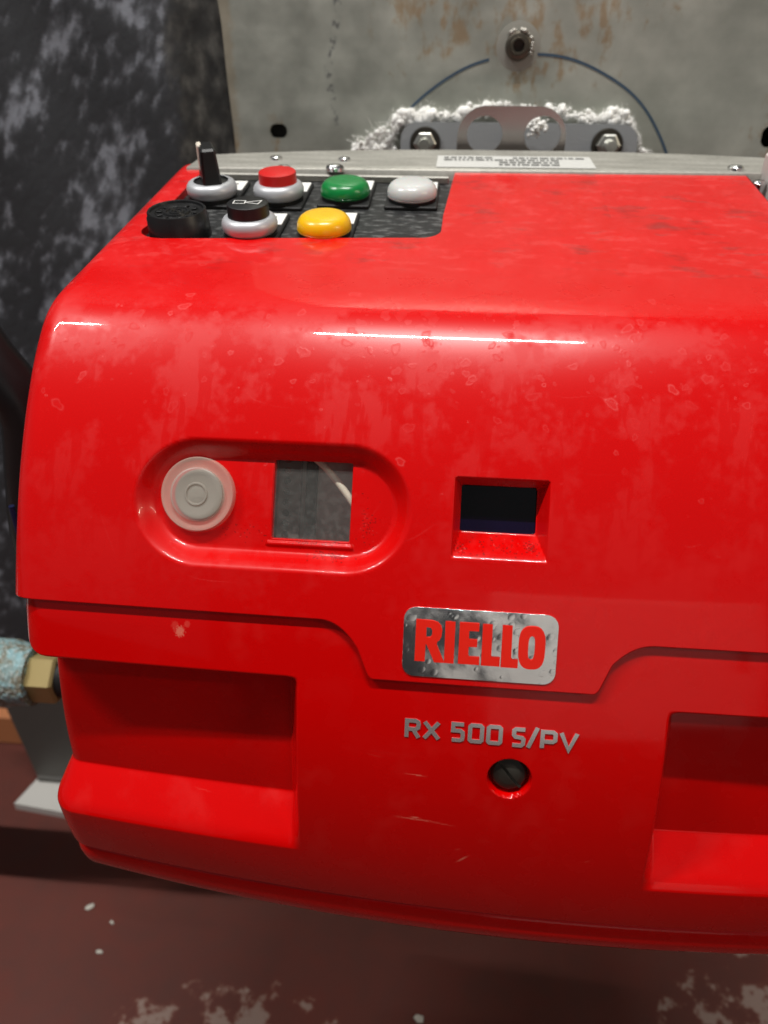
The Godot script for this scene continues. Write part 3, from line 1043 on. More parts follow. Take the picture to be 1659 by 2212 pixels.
	m.slotted_dome([Vector2(0.0040, -0.004), Vector2(0.0040, 0.0008), Vector2(0.0032, 0.0020), Vector2(0, 0.0026)], 0.0006, 0.001, 24, Transform3D(bf.basis, bf * Vector3(-0.0455, -0.0010, -0.032)))
	part("box_screw", m, mats.chrome, bx)


# ------------------------------------------------------------------ floor and boiler
func setting() -> void:
	var w := 1024
	var a := noise(w, w, 7, 21, 5)
	var b := noise(w, w, 44, 22, 5)
	var c := noise(w, w, 160, 23, 3)
	var d := PackedByteArray()
	var rr := PackedByteArray()
	d.resize(w * w * 3)
	rr.resize(w * w)
	# worn spots where the paint has come off, in metres (x, z, radius)
	var worn := [Vector3(-0.17, -0.365, 0.085), Vector3(-0.10, -0.345, 0.07), Vector3(0.30, -0.41, 0.10), Vector3(0.24, -0.375, 0.06), Vector3(-0.25, -0.37, 0.04), Vector3(0.33, -0.49, 0.05)]
	for j in w:
		var z := (float(j) / w) * 1.4 - 1.1
		for i in w:
			var k := j * w + i
			var x := (float(i) / w) * 1.4 - 0.7
			var near := 0.0
			for q in worn:
				var e: float = Vector2(x - q.x, (z - q.y) * 1.5).length() / q.z
				near = maxf(near, 1.0 - e)
			var wear := ss(0.50, 0.68, b[k] / 255.0 * 0.72 + c[k] / 255.0 * 0.28 + near * 0.34 - 0.10) if near > 0.0 else 0.0
			var spot := 1.0 if (c[k] > 243 and b[k] > 150) else 0.0
			var v := a[k] / 255.0 * 0.6 + b[k] / 255.0 * 0.4
			wear = maxf(wear * 0.85, spot * 0.6)
			d[k * 3] = int(lerpf(lerpf(72, 96, v), 140, wear))
			d[k * 3 + 1] = int(lerpf(lerpf(29, 36, v), 124, wear))
			d[k * 3 + 2] = int(lerpf(lerpf(18, 24, v), 116, wear))
			rr[k] = int(150 + 60 * v + 40 * wear)
	var fm := mat(Color.WHITE, 1.0)
	fm.albedo_texture = tex_rgb(w, w, d)
	fm.roughness_texture = tex_l(w, w, rr)
	var m := MeshKit.new()
	var fl := func(x: float, z: float, _h := 0.0) -> Vector3: return Vector3(x, 0, z)
	m.surface(fl, lines([-4.0, [4.0, 1.0]]), lines([-1.1, [5.0, 0.61]]), PackedVector2Array(), [], func(x: float, z: float) -> Vector2: return Vector2((x + 0.7) / 1.4, (z + 1.1) / 1.4))
	structure("floor", m, fm)
	# dark mottled wall of refractory boards
	a = noise(w, w, 13, 31, 5, 1.0, 1.5)
	b = noise(w, w, 54, 32, 5, 1.0, 1.5)
	c = noise(w, w, 150, 34, 3)
	for j in w:
		for i in w:
			var k := j * w + i
			var x := -1.0 + float(i) / w * 1.0
			var k2 := j * w + (i + int(j * 0.35)) % w
			var v := ss(0.42, 0.78, a[k2] / 255.0 * 0.50 + b[k2] / 255.0 * 0.5)
			var pale := ss(0.54, 0.74, b[k2] / 255.0 * 0.68 + a[k2] / 255.0 * 0.32)
			var pit := ss(190, 245, c[k]) * 0.35
			var brown := ss(-0.255, -0.235, x + (b[k] / 255.0 - 0.5) * 0.02)
			var lum := lerpf(54, 116, v) + 26 * pale - 16 * pit
			lum = lerpf(lum, lerpf(24, 104, pow(b[k] / 255.0, 1.5)) - 20 * pit, brown)
			d[k * 3] = int(clampf(lum * lerpf(0.97, 1.0, brown), 0, 255))
			d[k * 3 + 1] = int(clampf(lum * lerpf(1.0, 0.98, brown), 0, 255))
			d[k * 3 + 2] = int(clampf(lum * lerpf(1.06, 0.92, brown), 0, 255))
			rr[k] = int(clampf(110 + 0.5 * b[k2] - pit * 120, 0, 255))
	var wm := mat(Color.WHITE, 0.62)
	wm.albedo_texture = tex_rgb(w, w, d)
	wm.heightmap_enabled = true
	wm.heightmap_texture = tex_l(w, w, rr)
	wm.heightmap_scale = 0.10
	m = MeshKit.new()
	var wf := func(x: float, y: float, h := 0.0) -> Vector3: return Vector3(x, y, -0.690 + h)
	m.surface(wf, lines([-1.6, [-0.10, 0.1]]), lines([0.045, [1.9, 0.1]]), PackedVector2Array(), [], func(x: float, y: float) -> Vector2: return Vector2(x + 1.0, 1.0 - y))
	var wall := part("dark_wall", m, wm, self)
	wall.set_meta("label", "dark grey mottled wall left of the burner, beside the galvanised sheet")
	wall.set_meta("category", "wall")
	# orange-brown plinth under it
	m = MeshKit.new()
	m.box(Basis.IDENTITY, Vector3(-0.85, 0.0225, -0.70), Vector3(1.5, 0.045, 0.05), 0.002)
	var pm := mat(Color8(176, 112, 70), 0.7)
	var pl := part("orange_plinth", m, pm, self)
	pl.set_meta("label", "orange brown strip along the foot of the dark wall behind the steel leg")
	pl.set_meta("category", "plinth")


func mirrored_things() -> void:
	# what stands behind the photographer, seen only as reflections in the chrome badge and lettering
	var cab := thing("switch_cabinet", "pale grey switch cabinet behind the photographer, mirrored in the chrome badge", "cabinet", Vector3(0.55, 0, 1.75))
	var pale := mat(Color8(244, 244, 240), 0.45)
	var m := MeshKit.new()
	m.box(Basis.IDENTITY, Vector3(0, 0.55, 0), Vector3(0.84, 0.9, 0.3), 0.004)
	part("body", m, pale, cab)
	m = MeshKit.new()
	m.box(Basis.IDENTITY, Vector3(0, 0.55, -0.158), Vector3(0.78, 0.84, 0.016), 0.003)
	part("door", m, pale, cab)
	m = MeshKit.new()
	m.box(Basis.IDENTITY, Vector3(0, 0.05, 0), Vector3(0.8, 0.1, 0.26), 0.002)
	part("plinth", m, mats.black, cab)
	m = MeshKit.new()
	m.box(Basis.IDENTITY, Vector3(0.34, 0.62, -0.175), Vector3(0.03, 0.14, 0.018), 0.004)
	part("door_handle", m, mats.black, cab)
	var door := thing("steel_door", "dark grey steel door behind the photographer, mirrored in the left of the badge", "door", Vector3(-0.38, 0, 1.85))
	var dark := mat(Color8(46, 48, 52), 0.6)
	m = MeshKit.new()
	m.box(Basis.IDENTITY, Vector3(0, 1.03, 0), Vector3(0.94, 2.06, 0.05), 0.003)
	part("leaf", m, dark, door)
	m = MeshKit.new()
	m.box(Basis.IDENTITY, Vector3(0.40, 1.02, -0.05), Vector3(0.12, 0.02, 0.02), 0.004)
	part("door_handle", m, mats.zinc, door)


func boiler_front() -> void:
	var w := 1024
	var h := 512
	var a := noise(w, h, 10, 41, 5)
	var b := noise(w, h, 60, 42, 4)
	var brush := noise(w, h, 30, 43, 4, 8.0, 1.0)
	var run := noise(w, h, 46, 44, 5, 1.0, 2.2)
	var d := PackedByteArray()
	var rr := PackedByteArray()
	d.resize(w * h * 3)
	rr.resize(w * h)
	# sheet spans x -0.21 .. 0.35, y 0.62 .. 0.90
	var rust := [Vector3(-0.055, 0.80, 0.045), Vector3(0.030, 0.765, 0.045), Vector3(0.085, 0.79, 0.04), Vector3(-0.02, 0.775, 0.03), Vector3(0.225, 0.695, 0.028), Vector3(-0.163, 0.699, 0.014), Vector3(0.12, 0.83, 0.05), Vector3(-0.20, 0.69, 0.012), Vector3(0.06, 0.755, 0.02)]
	for j in h:
		var y := 0.90 - 0.28 * j / h
		for i in w:
			var k := j * w + i
			var x := -0.21 + 0.56 * i / w
			var v := a[k] / 255.0 * 0.80 + brush[k] / 255.0 * 0.20
			var near := 0.0
			for q in rust:
				near = maxf(near, 1.0 - Vector2(x - q.x, (y - q.y) * 0.6).length() / q.z)
			var ru := 0.0
			if near > 0.0:
				ru = ss(0.62, 0.95, run[k] / 255.0 * 0.6 + b[k] / 255.0 * 0.25 + near * 0.45)
			var edge := 1.0 - ss(0.0, 0.007, x + 0.197 + (b[k] / 255.0 - 0.5) * 0.006)
			ru = maxf(ru * 0.42, edge * 0.2)
			var streak := ss(0.5, 0.8, b[k] / 255.0) * (1.0 - ss(0.001, 0.004, absf(x + 0.115 + 0.004 * sin(y * 70.0)))) * ss(0.69, 0.72, y) * 0.6
			var spot := 0.25 if b[k] > 232 else 0.0
			var r := lerpf(160, 204, v) + 40 * spot
			var g := lerpf(163, 207, v) + 40 * spot
			var bl := lerpf(153, 196, v) + 38 * spot
			r = lerpf(r * (1.0 - streak * 0.6), 136, ru)
			g = lerpf(g * (1.0 - streak * 0.6), 92, ru)
			bl = lerpf(bl * (1.0 - streak * 0.55), 48, ru)
			d[k * 3] = int(r)
			d[k * 3 + 1] = int(g)
			d[k * 3 + 2] = int(bl)
			rr[k] = int(clampf(78 + 60 * v + 80 * ru, 0, 255))
	var sm := mat(Color.WHITE, 1.0, 0.6)
	sm.albedo_texture = tex_rgb(w, h, d)
	sm.roughness_texture = tex_l(w, h, rr)
	var sheet := thing("boiler_front", "galvanised steel boiler front sheet with rust stains and blue pencil arc", "panel", Vector3(0.05, 0.0, -0.683))
	var m := MeshKit.new()
	var outer := PackedVector2Array([Vector2(0.60, 0.10), Vector2(0.60, 1.4), Vector2(-0.2095, 1.4), Vector2(-0.2060, 0.86), Vector2(-0.2032, 0.800), Vector2(-0.2005, 0.772), Vector2(-0.1992, 0.735), Vector2(-0.1970, 0.70), Vector2(-0.1958, 0.66), Vector2(-0.195, 0.10)])
	m.uv_flat = func(x: float, y: float) -> Vector2: return Vector2((x + 0.21) / 0.56, (0.90 - y) / 0.28)
	m.flat_plate(lines([-0.22, [-0.1609, 0.012], [0.2209, 0.012], [0.62, 0.05]]), lines([0.09, [0.6, 0.05], [0.6993, 0.0124], [0.9, 0.02], [1.41, 0.06]]), outer, [rounded(-0.1672, 0.6943, -0.1532, 0.7045, 0.0048), rounded(0.2158, 0.6925, 0.232, 0.7075, 0.0055)], 0.003)
	var o := part("sheet", m, sm, sheet, Transform3D(Basis.IDENTITY, Vector3(-0.05, 0, 0.003)))
	o.name = "steel_sheet"
	# pencil arc, broken round the stud
	m = MeshKit.new()
	var ps := []
	for k in 121:
		var a2 := deg_to_rad(lerpf(182, -6, k / 120.0))
		var wob := 1.0 + 0.003 * sin(k * 0.31)
		var q := Vector3(0.0363 + 0.1205 * cos(a2) * wob, 0.6436 + 0.1100 * sin(a2) * wob, 0.0034)
		if q.x > 0.0075 and q.x < 0.040:
			if ps.size() > 1:
				m.strip_flat(ps, 0.0019)
			ps = []
			continue
		ps.append(q)
	m.strip_flat(ps, 0.0019)
	part("pencil_arc", m, mat(Color8(52, 74, 94), 0.7), sheet, Transform3D(Basis.IDENTITY, Vector3(-0.05, 0, 0)))
	# dark hollow behind the holes
	m = MeshKit.new()
	m.box(Basis.IDENTITY, Vector3(0.10, 0.75, -0.03), Vector3(0.85, 1.2, 0.02), 0.0)
	part("backing", m, mat(Color8(16, 14, 12), 0.9), sheet)
	# threaded stud boss above the arc
	var stud := Node3D.new()
	stud.name = "threaded_boss"
	sheet.add_child(stud)
	stud.transform = Transform3D(Basis(Vector3.RIGHT, PI / 2), Vector3(0.0257 - 0.05, 0.7585, 0.003))
	m = MeshKit.new()
	m.lathe([Vector2(0.009, 0.0009), Vector2(0.0125, 0.0005), Vector2(0.0155, 0.0002), Vector2(0.0165, 0.0)], 40, Transform3D.IDENTITY)
	part("weld_ring", m, mat(Color8(156, 155, 146), 0.5, 0.4), stud)
	m = MeshKit.new()
	m.lathe([Vector2(0.0040, -0.001), Vector2(0.0040, 0.0064), Vector2(0.0044, 0.0070), Vector2(0.0056, 0.0070), Vector2(0.0061, 0.0064), Vector2(0.0063, 0.0042), Vector2(0.0080, 0.0040), Vector2(0.0094, 0.0032), Vector2(0.0098, 0.0014), Vector2(0.0096, 0.0)], 40, Transform3D.IDENTITY)
	part("boss", m, mat(Color8(96, 90, 80), 0.36, 0.8), stud)
	m = MeshKit.new()
	m.lathe([Vector2(0, 0.001), Vector2(0.0042, 0.001)], 24, Transform3D.IDENTITY)
	part("bore", m, mat(Color8(80, 76, 70), 0.6), stud)
	var rng := RandomNumberGenerator.new()
	rng.seed = 3
	m = MeshKit.new()
	for k in 16:
		var an := rng.randf_range(-0.5, 2.2)
		m.blob(Vector3(cos(an), rng.randf_range(0.15, 0.6), -sin(an)) * Vector3(0.0104, 0.005, 0.0104), rng.randf_range(0.0008, 0.0026), rng)
	part("weld_spatter", m, mat(Color8(176, 172, 164), 0.4, 0.7), stud)
	# white mineral wool squeezed out round the flange
	var wool := thing("insulation_wool", "frayed white insulation wool squeezed out round the grey burner flange", "insulation", Vector3(0.03, 0.70, -0.676))
	var core := MeshKit.new()
	var fib := MeshKit.new()
	var path := [[-0.078, 0.684, 0.0028, 0.5], [-0.066, 0.700, 0.0038, 0.8], [-0.0615, 0.7105, 0.0062, 1.0], [-0.045, 0.7115, 0.0062, 1.0], [-0.022, 0.7110, 0.0055, 1.0], [-0.008, 0.7145, 0.0070, 1.0], [0.022, 0.7190, 0.0030, 0.7], [0.060, 0.7160, 0.0045, 0.9], [0.085, 0.7098, 0.0052, 1.0], [0.103, 0.7125, 0.0085, 1.0], [0.115, 0.7085, 0.0030, 0.9], [0.1225, 0.7000, 0.0018, 0.7], [0.1245, 0.6900, 0.0024, 0.8], [0.1310, 0.6850, 0.0035, 0.8]]
	for k in path.size() - 1:
		for q in 90:
			var g := rng.randf()
			var pa0: Array = path[k]
			var pb: Array = path[k + 1]
			var c := Vector3(lerpf(pa0[0], pb[0], g), lerpf(pa0[1], pb[1], g), 0)
			var r := lerpf(pa0[2], pb[2], g) * (0.42 + 0.40 * absf(sin(c.x * 131.0) * sin(c.x * 57.0 + 1.0)) + 0.12 * sin(c.x * 400.0))
			var dens := lerpf(pa0[3], pb[3], g)
			if rng.randf() < dens:
				var off := Vector3(rng.randfn(0, 0.42), rng.randfn(0, 0.5), 0) * r
				core.blob(c + off + Vector3(0, 0, rng.randf_range(-0.003, 0.006)) - Vector3(0.03, 0.70, 0), r * (rng.randf_range(0.55, 0.85) if q < 26 else rng.randf_range(0.12, 0.4)), rng)
			for e in 3:
				var st := c + Vector3(rng.randfn(0, r * 0.8), rng.randfn(0, r * 0.8), rng.randf_range(0, 0.008)) - Vector3(0.03, 0.70, 0)
				var dir := Vector3(rng.randfn(0, 1), rng.randfn(0.3, 1), rng.randfn(0.2, 0.6)).normalized()
				var bend := Vector3(rng.randfn(0, 1), rng.randfn(0, 1), rng.randfn(0, 0.5)) * 0.5
				var ln := r * rng.randf_range(0.3, 0.8)
				fib.tube([st, st + dir * ln * 0.5, st + (dir + bend * 0.6).normalized() * ln], 0.00012, 3, false)
	for q in 150:
		var g := rng.randf()
		var st := Vector3(lerpf(-0.098, -0.066, g) + rng.randfn(0, 0.002), 0.684 + rng.randf() * lerpf(0.006, 0.026, g), rng.randf_range(0.0, 0.004)) - Vector3(0.03, 0.70, 0)
		core.blob(st, rng.randf_range(0.0005, 0.0021), rng)
		fib.tube([st, st + Vector3(rng.randfn(0, 0.003), rng.randfn(0, 0.003), 0.001), st + Vector3(rng.randfn(0, 0.005), rng.randfn(0, 0.005), 0.002)], 0.0002, 3, false)
	var wm := mat(Color8(248, 247, 243), 0.95)
	part("wool_lumps", core, wm, wool)
	var fibers := part("loose_fibres", fib, wm, wool)
	fibers.set_meta("kind", "stuff")
	m = MeshKit.new()
	for k in 90:
		m.blob(Vector3(rng.randfn(-0.001, 0.0040), rng.randfn(0.0, 0.0026), rng.randf_range(0.0, 0.004)), rng.randf_range(0.0008, 0.0018), rng)
	part("wool_scrap", m, wm, wool, Transform3D(Basis.IDENTITY, Vector3(0.0435, 0.7065, -0.656) - Vector3(0.03, 0.70, -0.676)))


# ------------------------------------------------------------------ pipe, leg, hose, flakes
func small_things() -> void:
	# corroded gas pipe with a brass hexagon at its end
	var pipe := thing("gas_pipe", "corroded pipe with blue green crust and brass hexagon left of the burner", "pipe", Vector3(-0.367, 0.309, -0.46))
	var w := 256
	var a := noise(w, w, 9, 101, 5)
	var b := noise(w, w, 30, 102, 4)
	var d := PackedByteArray()
	var hh := PackedByteArray()
	d.resize(w * w * 3)
	hh.resize(w * w)
	for k in w * w:
		var g := ss(0.40, 0.62, a[k] / 255.0)
		var q := ss(0.5, 0.8, b[k] / 255.0)
		var c := Color8(116, 108, 88).lerp(Color8(138, 178, 184), g).lerp(Color8(214, 228, 230), q * 0.7)
		d[k * 3] = int(c.r * 255)
		d[k * 3 + 1] = int(c.g * 255)
		d[k * 3 + 2] = int(c.b * 255)
		hh[k] = int(clampf(a[k] * 0.5 + b[k] * 0.5, 0, 255))
	var crust := mat(Color.WHITE, 0.75)
	crust.albedo_texture = tex_rgb(w, w, d)
	crust.heightmap_enabled = true
	crust.heightmap_texture = tex_l(w, w, hh)
	crust.heightmap_scale = 0.3
	crust.uv1_triplanar = true
	crust.uv1_scale = Vector3(9, 9, 9)
	var side := Basis(Vector3(0, -1, 0), Vector3(1, 0, 0), Vector3(0, 0, 1))
	var m := MeshKit.new()
	m.lathe([Vector2(0.026, -0.40), Vector2(0.026, -0.03), Vector2(0.0295, -0.026), Vector2(0.0295, -0.014), Vector2(0.0275, -0.010), Vector2(0.0275, 0.014), Vector2(0.0255, 0.020), Vector2(0.0245, 0.034), Vector2(0, 0.034)], 40, Transform3D(side, Vector3.ZERO))
	part("pipe_body", m, crust, pipe)
	m = MeshKit.new()
	m.lathe([Vector2(0, 0.056), Vector2(0.0195, 0.056), Vector2(0.0215, 0.054), Vector2(0.0215, 0.036), Vector2(0.0195, 0.032)], 6, Transform3D(side * Basis(Vector3.UP, deg_to_rad(14)), Vector3.ZERO), false)
	part("brass_hexagon", m, mat(Color8(186, 166, 112), 0.5, 0.35), pipe)
	m = MeshKit.new()
	m.lathe([Vector2(0.0165, 0.053), Vector2(0.0170, 0.15)], 32, Transform3D(side, Vector3.ZERO))
	part("black_nipple", m, mats.black_matt, pipe)
	# steel leg that stands on the floor
	var leg := thing("steel_leg", "grey steel support leg with pale foot plate on the floor left of burner", "support", Vector3(-0.43, 0, -0.62))
	var steel := mat(Color8(88, 86, 82), 0.5, 0.3)
	m = MeshKit.new()
	m.prism([Vector2(-0.0640, 0.170), Vector2(-0.0420, 0.012), Vector2(0.10, 0.012), Vector2(0.10, 0.170)], 0.0, 0.006)
	part("upright", m, steel, leg)
	m = MeshKit.new()
	m.foot([Vector2(-0.0440, -0.004), Vector2(-0.0540, 0.0410), Vector2(0.12, 0.060), Vector2(0.12, -0.004)], 0.009)
	part("foot_plate", m, mat(Color8(200, 198, 192), 0.5, 0.2), leg)
	m = MeshKit.new()
	m.tube([Vector3(-0.042, 0.013, 0.004), Vector3(0.1, 0.013, 0.004)], 0.0045, 10, false)
	part("weld_seam", m, steel, leg)
	# black hose and a thin blue cable in the gap at the left
	var hose := thing("black_hose", "thick black rubber hose passing down between burner and dark wall", "hose", Vector3(-0.27, 0.55, -0.42))
	m = MeshKit.new()
	var pts := []
	var way := Curve3D.new()
	for q in [Vector3(-0.43, 0.95, -0.28), Vector3(-0.37, 0.82, -0.14), Vector3(-0.330, 0.67, -0.02), Vector3(-0.290, 0.595, 0), Vector3(-0.268, 0.555, 0), Vector3(-0.272, 0.517, 0), Vector3(-0.279, 0.466, 0), Vector3(-0.272, 0.43, 0.0), Vector3(-0.25, 0.40, -0.01), Vector3(-0.20, 0.385, -0.02)]:
		way.add_point(q - Vector3(-0.27, 0.55, 0), Vector3(0.003, 0.012, 0) if q.y > 0.5 else Vector3(-0.008, 0.010, 0), Vector3(-0.003, -0.012, 0) if q.y > 0.5 else Vector3(0.008, -0.010, 0))
	for k in 51:
		pts.append(way.sample_baked(way.get_baked_length() * k / 50.0, true))
	m.tube(pts, 0.0165, 16, true)
	part("rubber", m, mats.black, hose)
	var cable := thing("blue_cable", "thin dark blue cable hanging beside the black hose behind the burner", "cable", Vector3(-0.262, 0.45, -0.395))
	m = MeshKit.new()
	pts = []
	for k in 11:
		var g := k / 10.0
		pts.append(Vector3(-0.014 + 0.034 * g * g, lerpf(0.05, -0.10, g), 0))
	m.tube(pts, 0.0018, 10, true)
	part("sheath", m, mat(Color8(20, 26, 62), 0.4), cable)
	# pale flakes of paint on the floor
	var rng := RandomNumberGenerator.new()
	rng.seed = 12
	var flakes := [[-0.011, -0.394, 0.010, "small pale grey flake on the floor at the bottom edge below the burner"], [-0.347, -0.470, 0.009, "largest pale flake on the floor under the left end of the burner"], [-0.325, -0.520, 0.004, "tiny white speck on the floor nearest the left corner of the burner"], [-0.318, -0.455, 0.004, "tiny pale crumb on the floor right of the largest flake"], [-0.318, -0.425, 0.005, "small dull flake in the dark strip of floor at lower left"]]
	for q in flakes:
		m = MeshKit.new()
		var poly := []
		for k in 7:
			var an: float = TAU * k / 7.0
			var r: float = q[2] * rng.randf_range(0.45, 1.0) * 0.62
			poly.append(Vector2(cos(an) * r * 0.8, sin(an) * r * 1.3))
		m.foot(poly, 0.0012)
		var fl := part("paint_flake", m, mat(Color8(176, 172, 162), 0.7), self, Transform3D(Basis(Vector3.UP, rng.randf() * 3.0), Vector3(q[0], 0.0004, q[1])))
		fl.name = numbered("floor_flake")
		fl.set_meta("label", q[3])
		fl.set_meta("category", "flake")
		fl.set_meta("group", "pale flakes on the floor")


# ------------------------------------------------------------------ mesh making
class MeshKit:
	var v := PackedVector3Array()
	var n := PackedVector3Array()
	var u := PackedVector2Array()
	var ix := PackedInt32Array()
	var lean: Callable
	var uv_flat: Callable

	func vert(p: Vector3, nn: Vector3, uv := Vector2.ZERO) -> int:
		v.append(p)
		n.append(nn)
		u.append(uv)
		return v.size() - 1

	func tri(a: int, b: int, c: int) -> void:
		var g := (v[b] - v[a]).cross(v[c] - v[a])
		if g.length_squared() < 1e-24:
			return
		if g.dot(n[a] + n[b] + n[c]) > 0.0:
			ix.append_array([a, c, b])
		else:
			ix.append_array([a, b, c])

	func quad(a: int, b: int, c: int, d: int) -> void:
		tri(a, b, c)
		tri(a, c, d)

	func normal_of(f: Callable, s: float, t: float, sgn: float) -> Vector3:
		var e := 0.0003
		var ds: Vector3 = f.call(s + e, t) - f.call(s - e, t)
		var dt: Vector3 = f.call(s, t + e) - f.call(s, t - e)
		return (dt.cross(ds) * sgn).normalized()

	func surface(f: Callable, sl: PackedFloat32Array, tl: PackedFloat32Array, dom: PackedVector2Array, holes: Array, uvf: Callable) -> void:
		# the sheet f(s, t) on a grid of lines, kept inside dom and outside the holes; cells on an outline are clipped to it
		var at := {}
		var ns := sl.size()
		var inside := PackedByteArray()
		inside.resize(ns * tl.size())
		inside.fill(1)
		var boxes := []
		for hole in holes:
			var r := Rect2(hole[0], Vector2.ZERO)
			for p in hole:
				r = r.expand(p)
			boxes.append(r)
		for j in tl.size():
			for i in ns:
				var p := Vector2(sl[i], tl[j])
				if dom.size() and not Geometry2D.is_point_in_polygon(p, dom):
					inside[j * ns + i] = 0
					continue
				for k in holes.size():
					if boxes[k].grow(1e-6).has_point(p) and Geometry2D.is_point_in_polygon(p, holes[k]):
						inside[j * ns + i] = 0
		var flip := 1.0
		for j in tl.size() - 1:
			for i in ns - 1:
				var k := j * ns + i
				var sum := inside[k] + inside[k + 1] + inside[k + ns] + inside[k + ns + 1]
				if sum == 0:
					continue
				if sum == 4:
					var q := [0, 0, 0, 0]
					var e := 0
					for w in [[i, j], [i + 1, j], [i + 1, j + 1], [i, j + 1]]:
						var key: int = w[1] * ns + w[0]
						if not at.has(key):
							at[key] = point(f, sl[w[0]], tl[w[1]], uvf, flip)
						q[e] = at[key]
						e += 1
					quad(q[0], q[1], q[2], q[3])
					continue
				var cell := PackedVector2Array([Vector2(sl[i], tl[j]), Vector2(sl[i + 1], tl[j]), Vector2(sl[i + 1], tl[j + 1]), Vector2(sl[i], tl[j + 1])])
				var pieces := [cell]
				if dom.size():
					pieces = Geometry2D.intersect_polygons(cell, dom)
				for hole in holes:
					var next := []
					for piece in pieces:
						for z in Geometry2D.clip_polygons(piece, hole):
							next.append(z)
					pieces = next
				for piece in pieces:
					if piece.size() < 3:
						continue
					var tris := Geometry2D.triangulate_polygon(piece)
					var ids := []
					for p in piece:
						ids.append(point(f, p.x, p.y, uvf, flip))
					for m in tris.size() / 3:
						tri(ids[tris[m * 3]], ids[tris[m * 3 + 1]], ids[tris[m * 3 + 2]])

	func point(f: Callable, s: float, t: float, uvf: Callable, flip: float) -> int:
		var nn := normal_of(f, s, t, flip)
		if lean.is_valid():
			var dt: Vector3 = (f.call(s, t + 0.0003) - f.call(s, t - 0.0003)).normalized()
			var dx: Vector3 = (f.call(s + 0.0003, t) - f.call(s - 0.0003, t)).normalized()
			var l: Vector2 = lean.call(s, t)
			nn = (nn + dx * l.x - dt * l.y).normalized()
		return vert(f.call(s, t), nn, uvf.call(s, t))

	func wall(f: Callable, line: PackedVector2Array, h0: float, h1: float, uvf: Callable, lip: float, into_hole: bool) -> void:
		# the thickness of the sheet along an outline, its lip rounded
		var rows := []
		var cnt := line.size()
		var ring := line[0].distance_to(line[cnt - 1]) < 1e-7
		var turn := 0.0
		for k in cnt - 1:
			turn += line[k].cross(line[k + 1])
		for k in cnt:
			var a := line[maxi(k - 1, 0)]
			var b := line[mini(k + 1, cnt - 1)]
			if ring and (k == 0 or k == cnt - 1):
				a = line[cnt - 2]
				b = line[1]
			var d := (b - a).normalized()
			var o := Vector2(d.y, -d.x)    # points out of the sheet
			if ring or into_hole:
				if (turn > 0.0) == into_hole:
					o = -o
			elif o.y < 0:
				o = -o
			var p := line[k]
			var surf := normal_of(f, p.x, p.y, 1.0)
			var q: Vector3 = f.call(p.x + o.x * 0.0004, p.y + o.y * 0.0004, h0) - f.call(p.x - o.x * 0.0004, p.y - o.y * 0.0004, h0)
			var side := (q - surf * q.dot(surf)).normalized()
			var base: Vector3 = f.call(p.x, p.y, h0)
			var uv: Vector2 = uvf.call(p.x, p.y)
			var r := []
			r.append(vert(base, surf, uv))
			if lip > 0.0:
				r.append(vert(base + side * lip * 0.7 - surf * lip * 0.3, (surf + side).normalized(), uv))
			else:
				r[0] = vert(base, side, uv)
			r.append(vert(base + side * lip - surf * lip, side, uv))
			r.append(vert(base + side * lip + surf * (h1 - h0), side, uv))
			rows.append(r)
		for k in cnt - 1:
			for j in rows[k].size() - 1:
				quad(rows[k][j], rows[k + 1][j], rows[k + 1][j + 1], rows[k][j + 1])

	func bands(f: Callable, sl: PackedFloat32Array, rows: Array, uvf: Callable) -> void:
		# rows of [t, h] swept along s over the sheet f
		bands2(func(s: float, q: float, h := 0.0) -> Vector3: return f.call(s, q, h), sl, rows, uvf)

	func bands2(f: Callable, sl: PackedFloat32Array, rows: Array, uvf: Callable) -> void:
		var grid := []
		for r in rows:
			var line := []
			for s in sl:
				line.append(f.call(s, r[0], r[1]))
			grid.append(line)
		for j in rows.size() - 1:
			var ids := []
			for i in sl.size():
				var a: Vector3 = grid[j][i]
				var b: Vector3 = grid[j + 1][i]
				var s0: Vector3 = grid[j][maxi(i - 1, 0)]
				var s1: Vector3 = grid[j][mini(i + 1, sl.size() - 1)]
				var own := (b - a).cross(s1 - s0).normalized()
				var na := own
				var nb := own
				if j > 0:
					var p := ((a - grid[j - 1][i]) as Vector3).cross(s1 - s0).normalized()
					if p.dot(own) > 0.6:
						na = (p + own).normalized()
				if j < rows.size() - 2:
					var p := ((grid[j + 2][i] - b) as Vector3).cross(s1 - s0).normalized()
					if p.dot(own) > 0.6:
						nb = (p + own).normalized()
				ids.append([vert(a, na, uvf.call(sl[i], rows[j][0])), vert(b, nb, uvf.call(sl[i], rows[j + 1][0]))])
			for i in sl.size() - 1:
				quad(ids[i][0], ids[i + 1][0], ids[i + 1][1], ids[i][1])

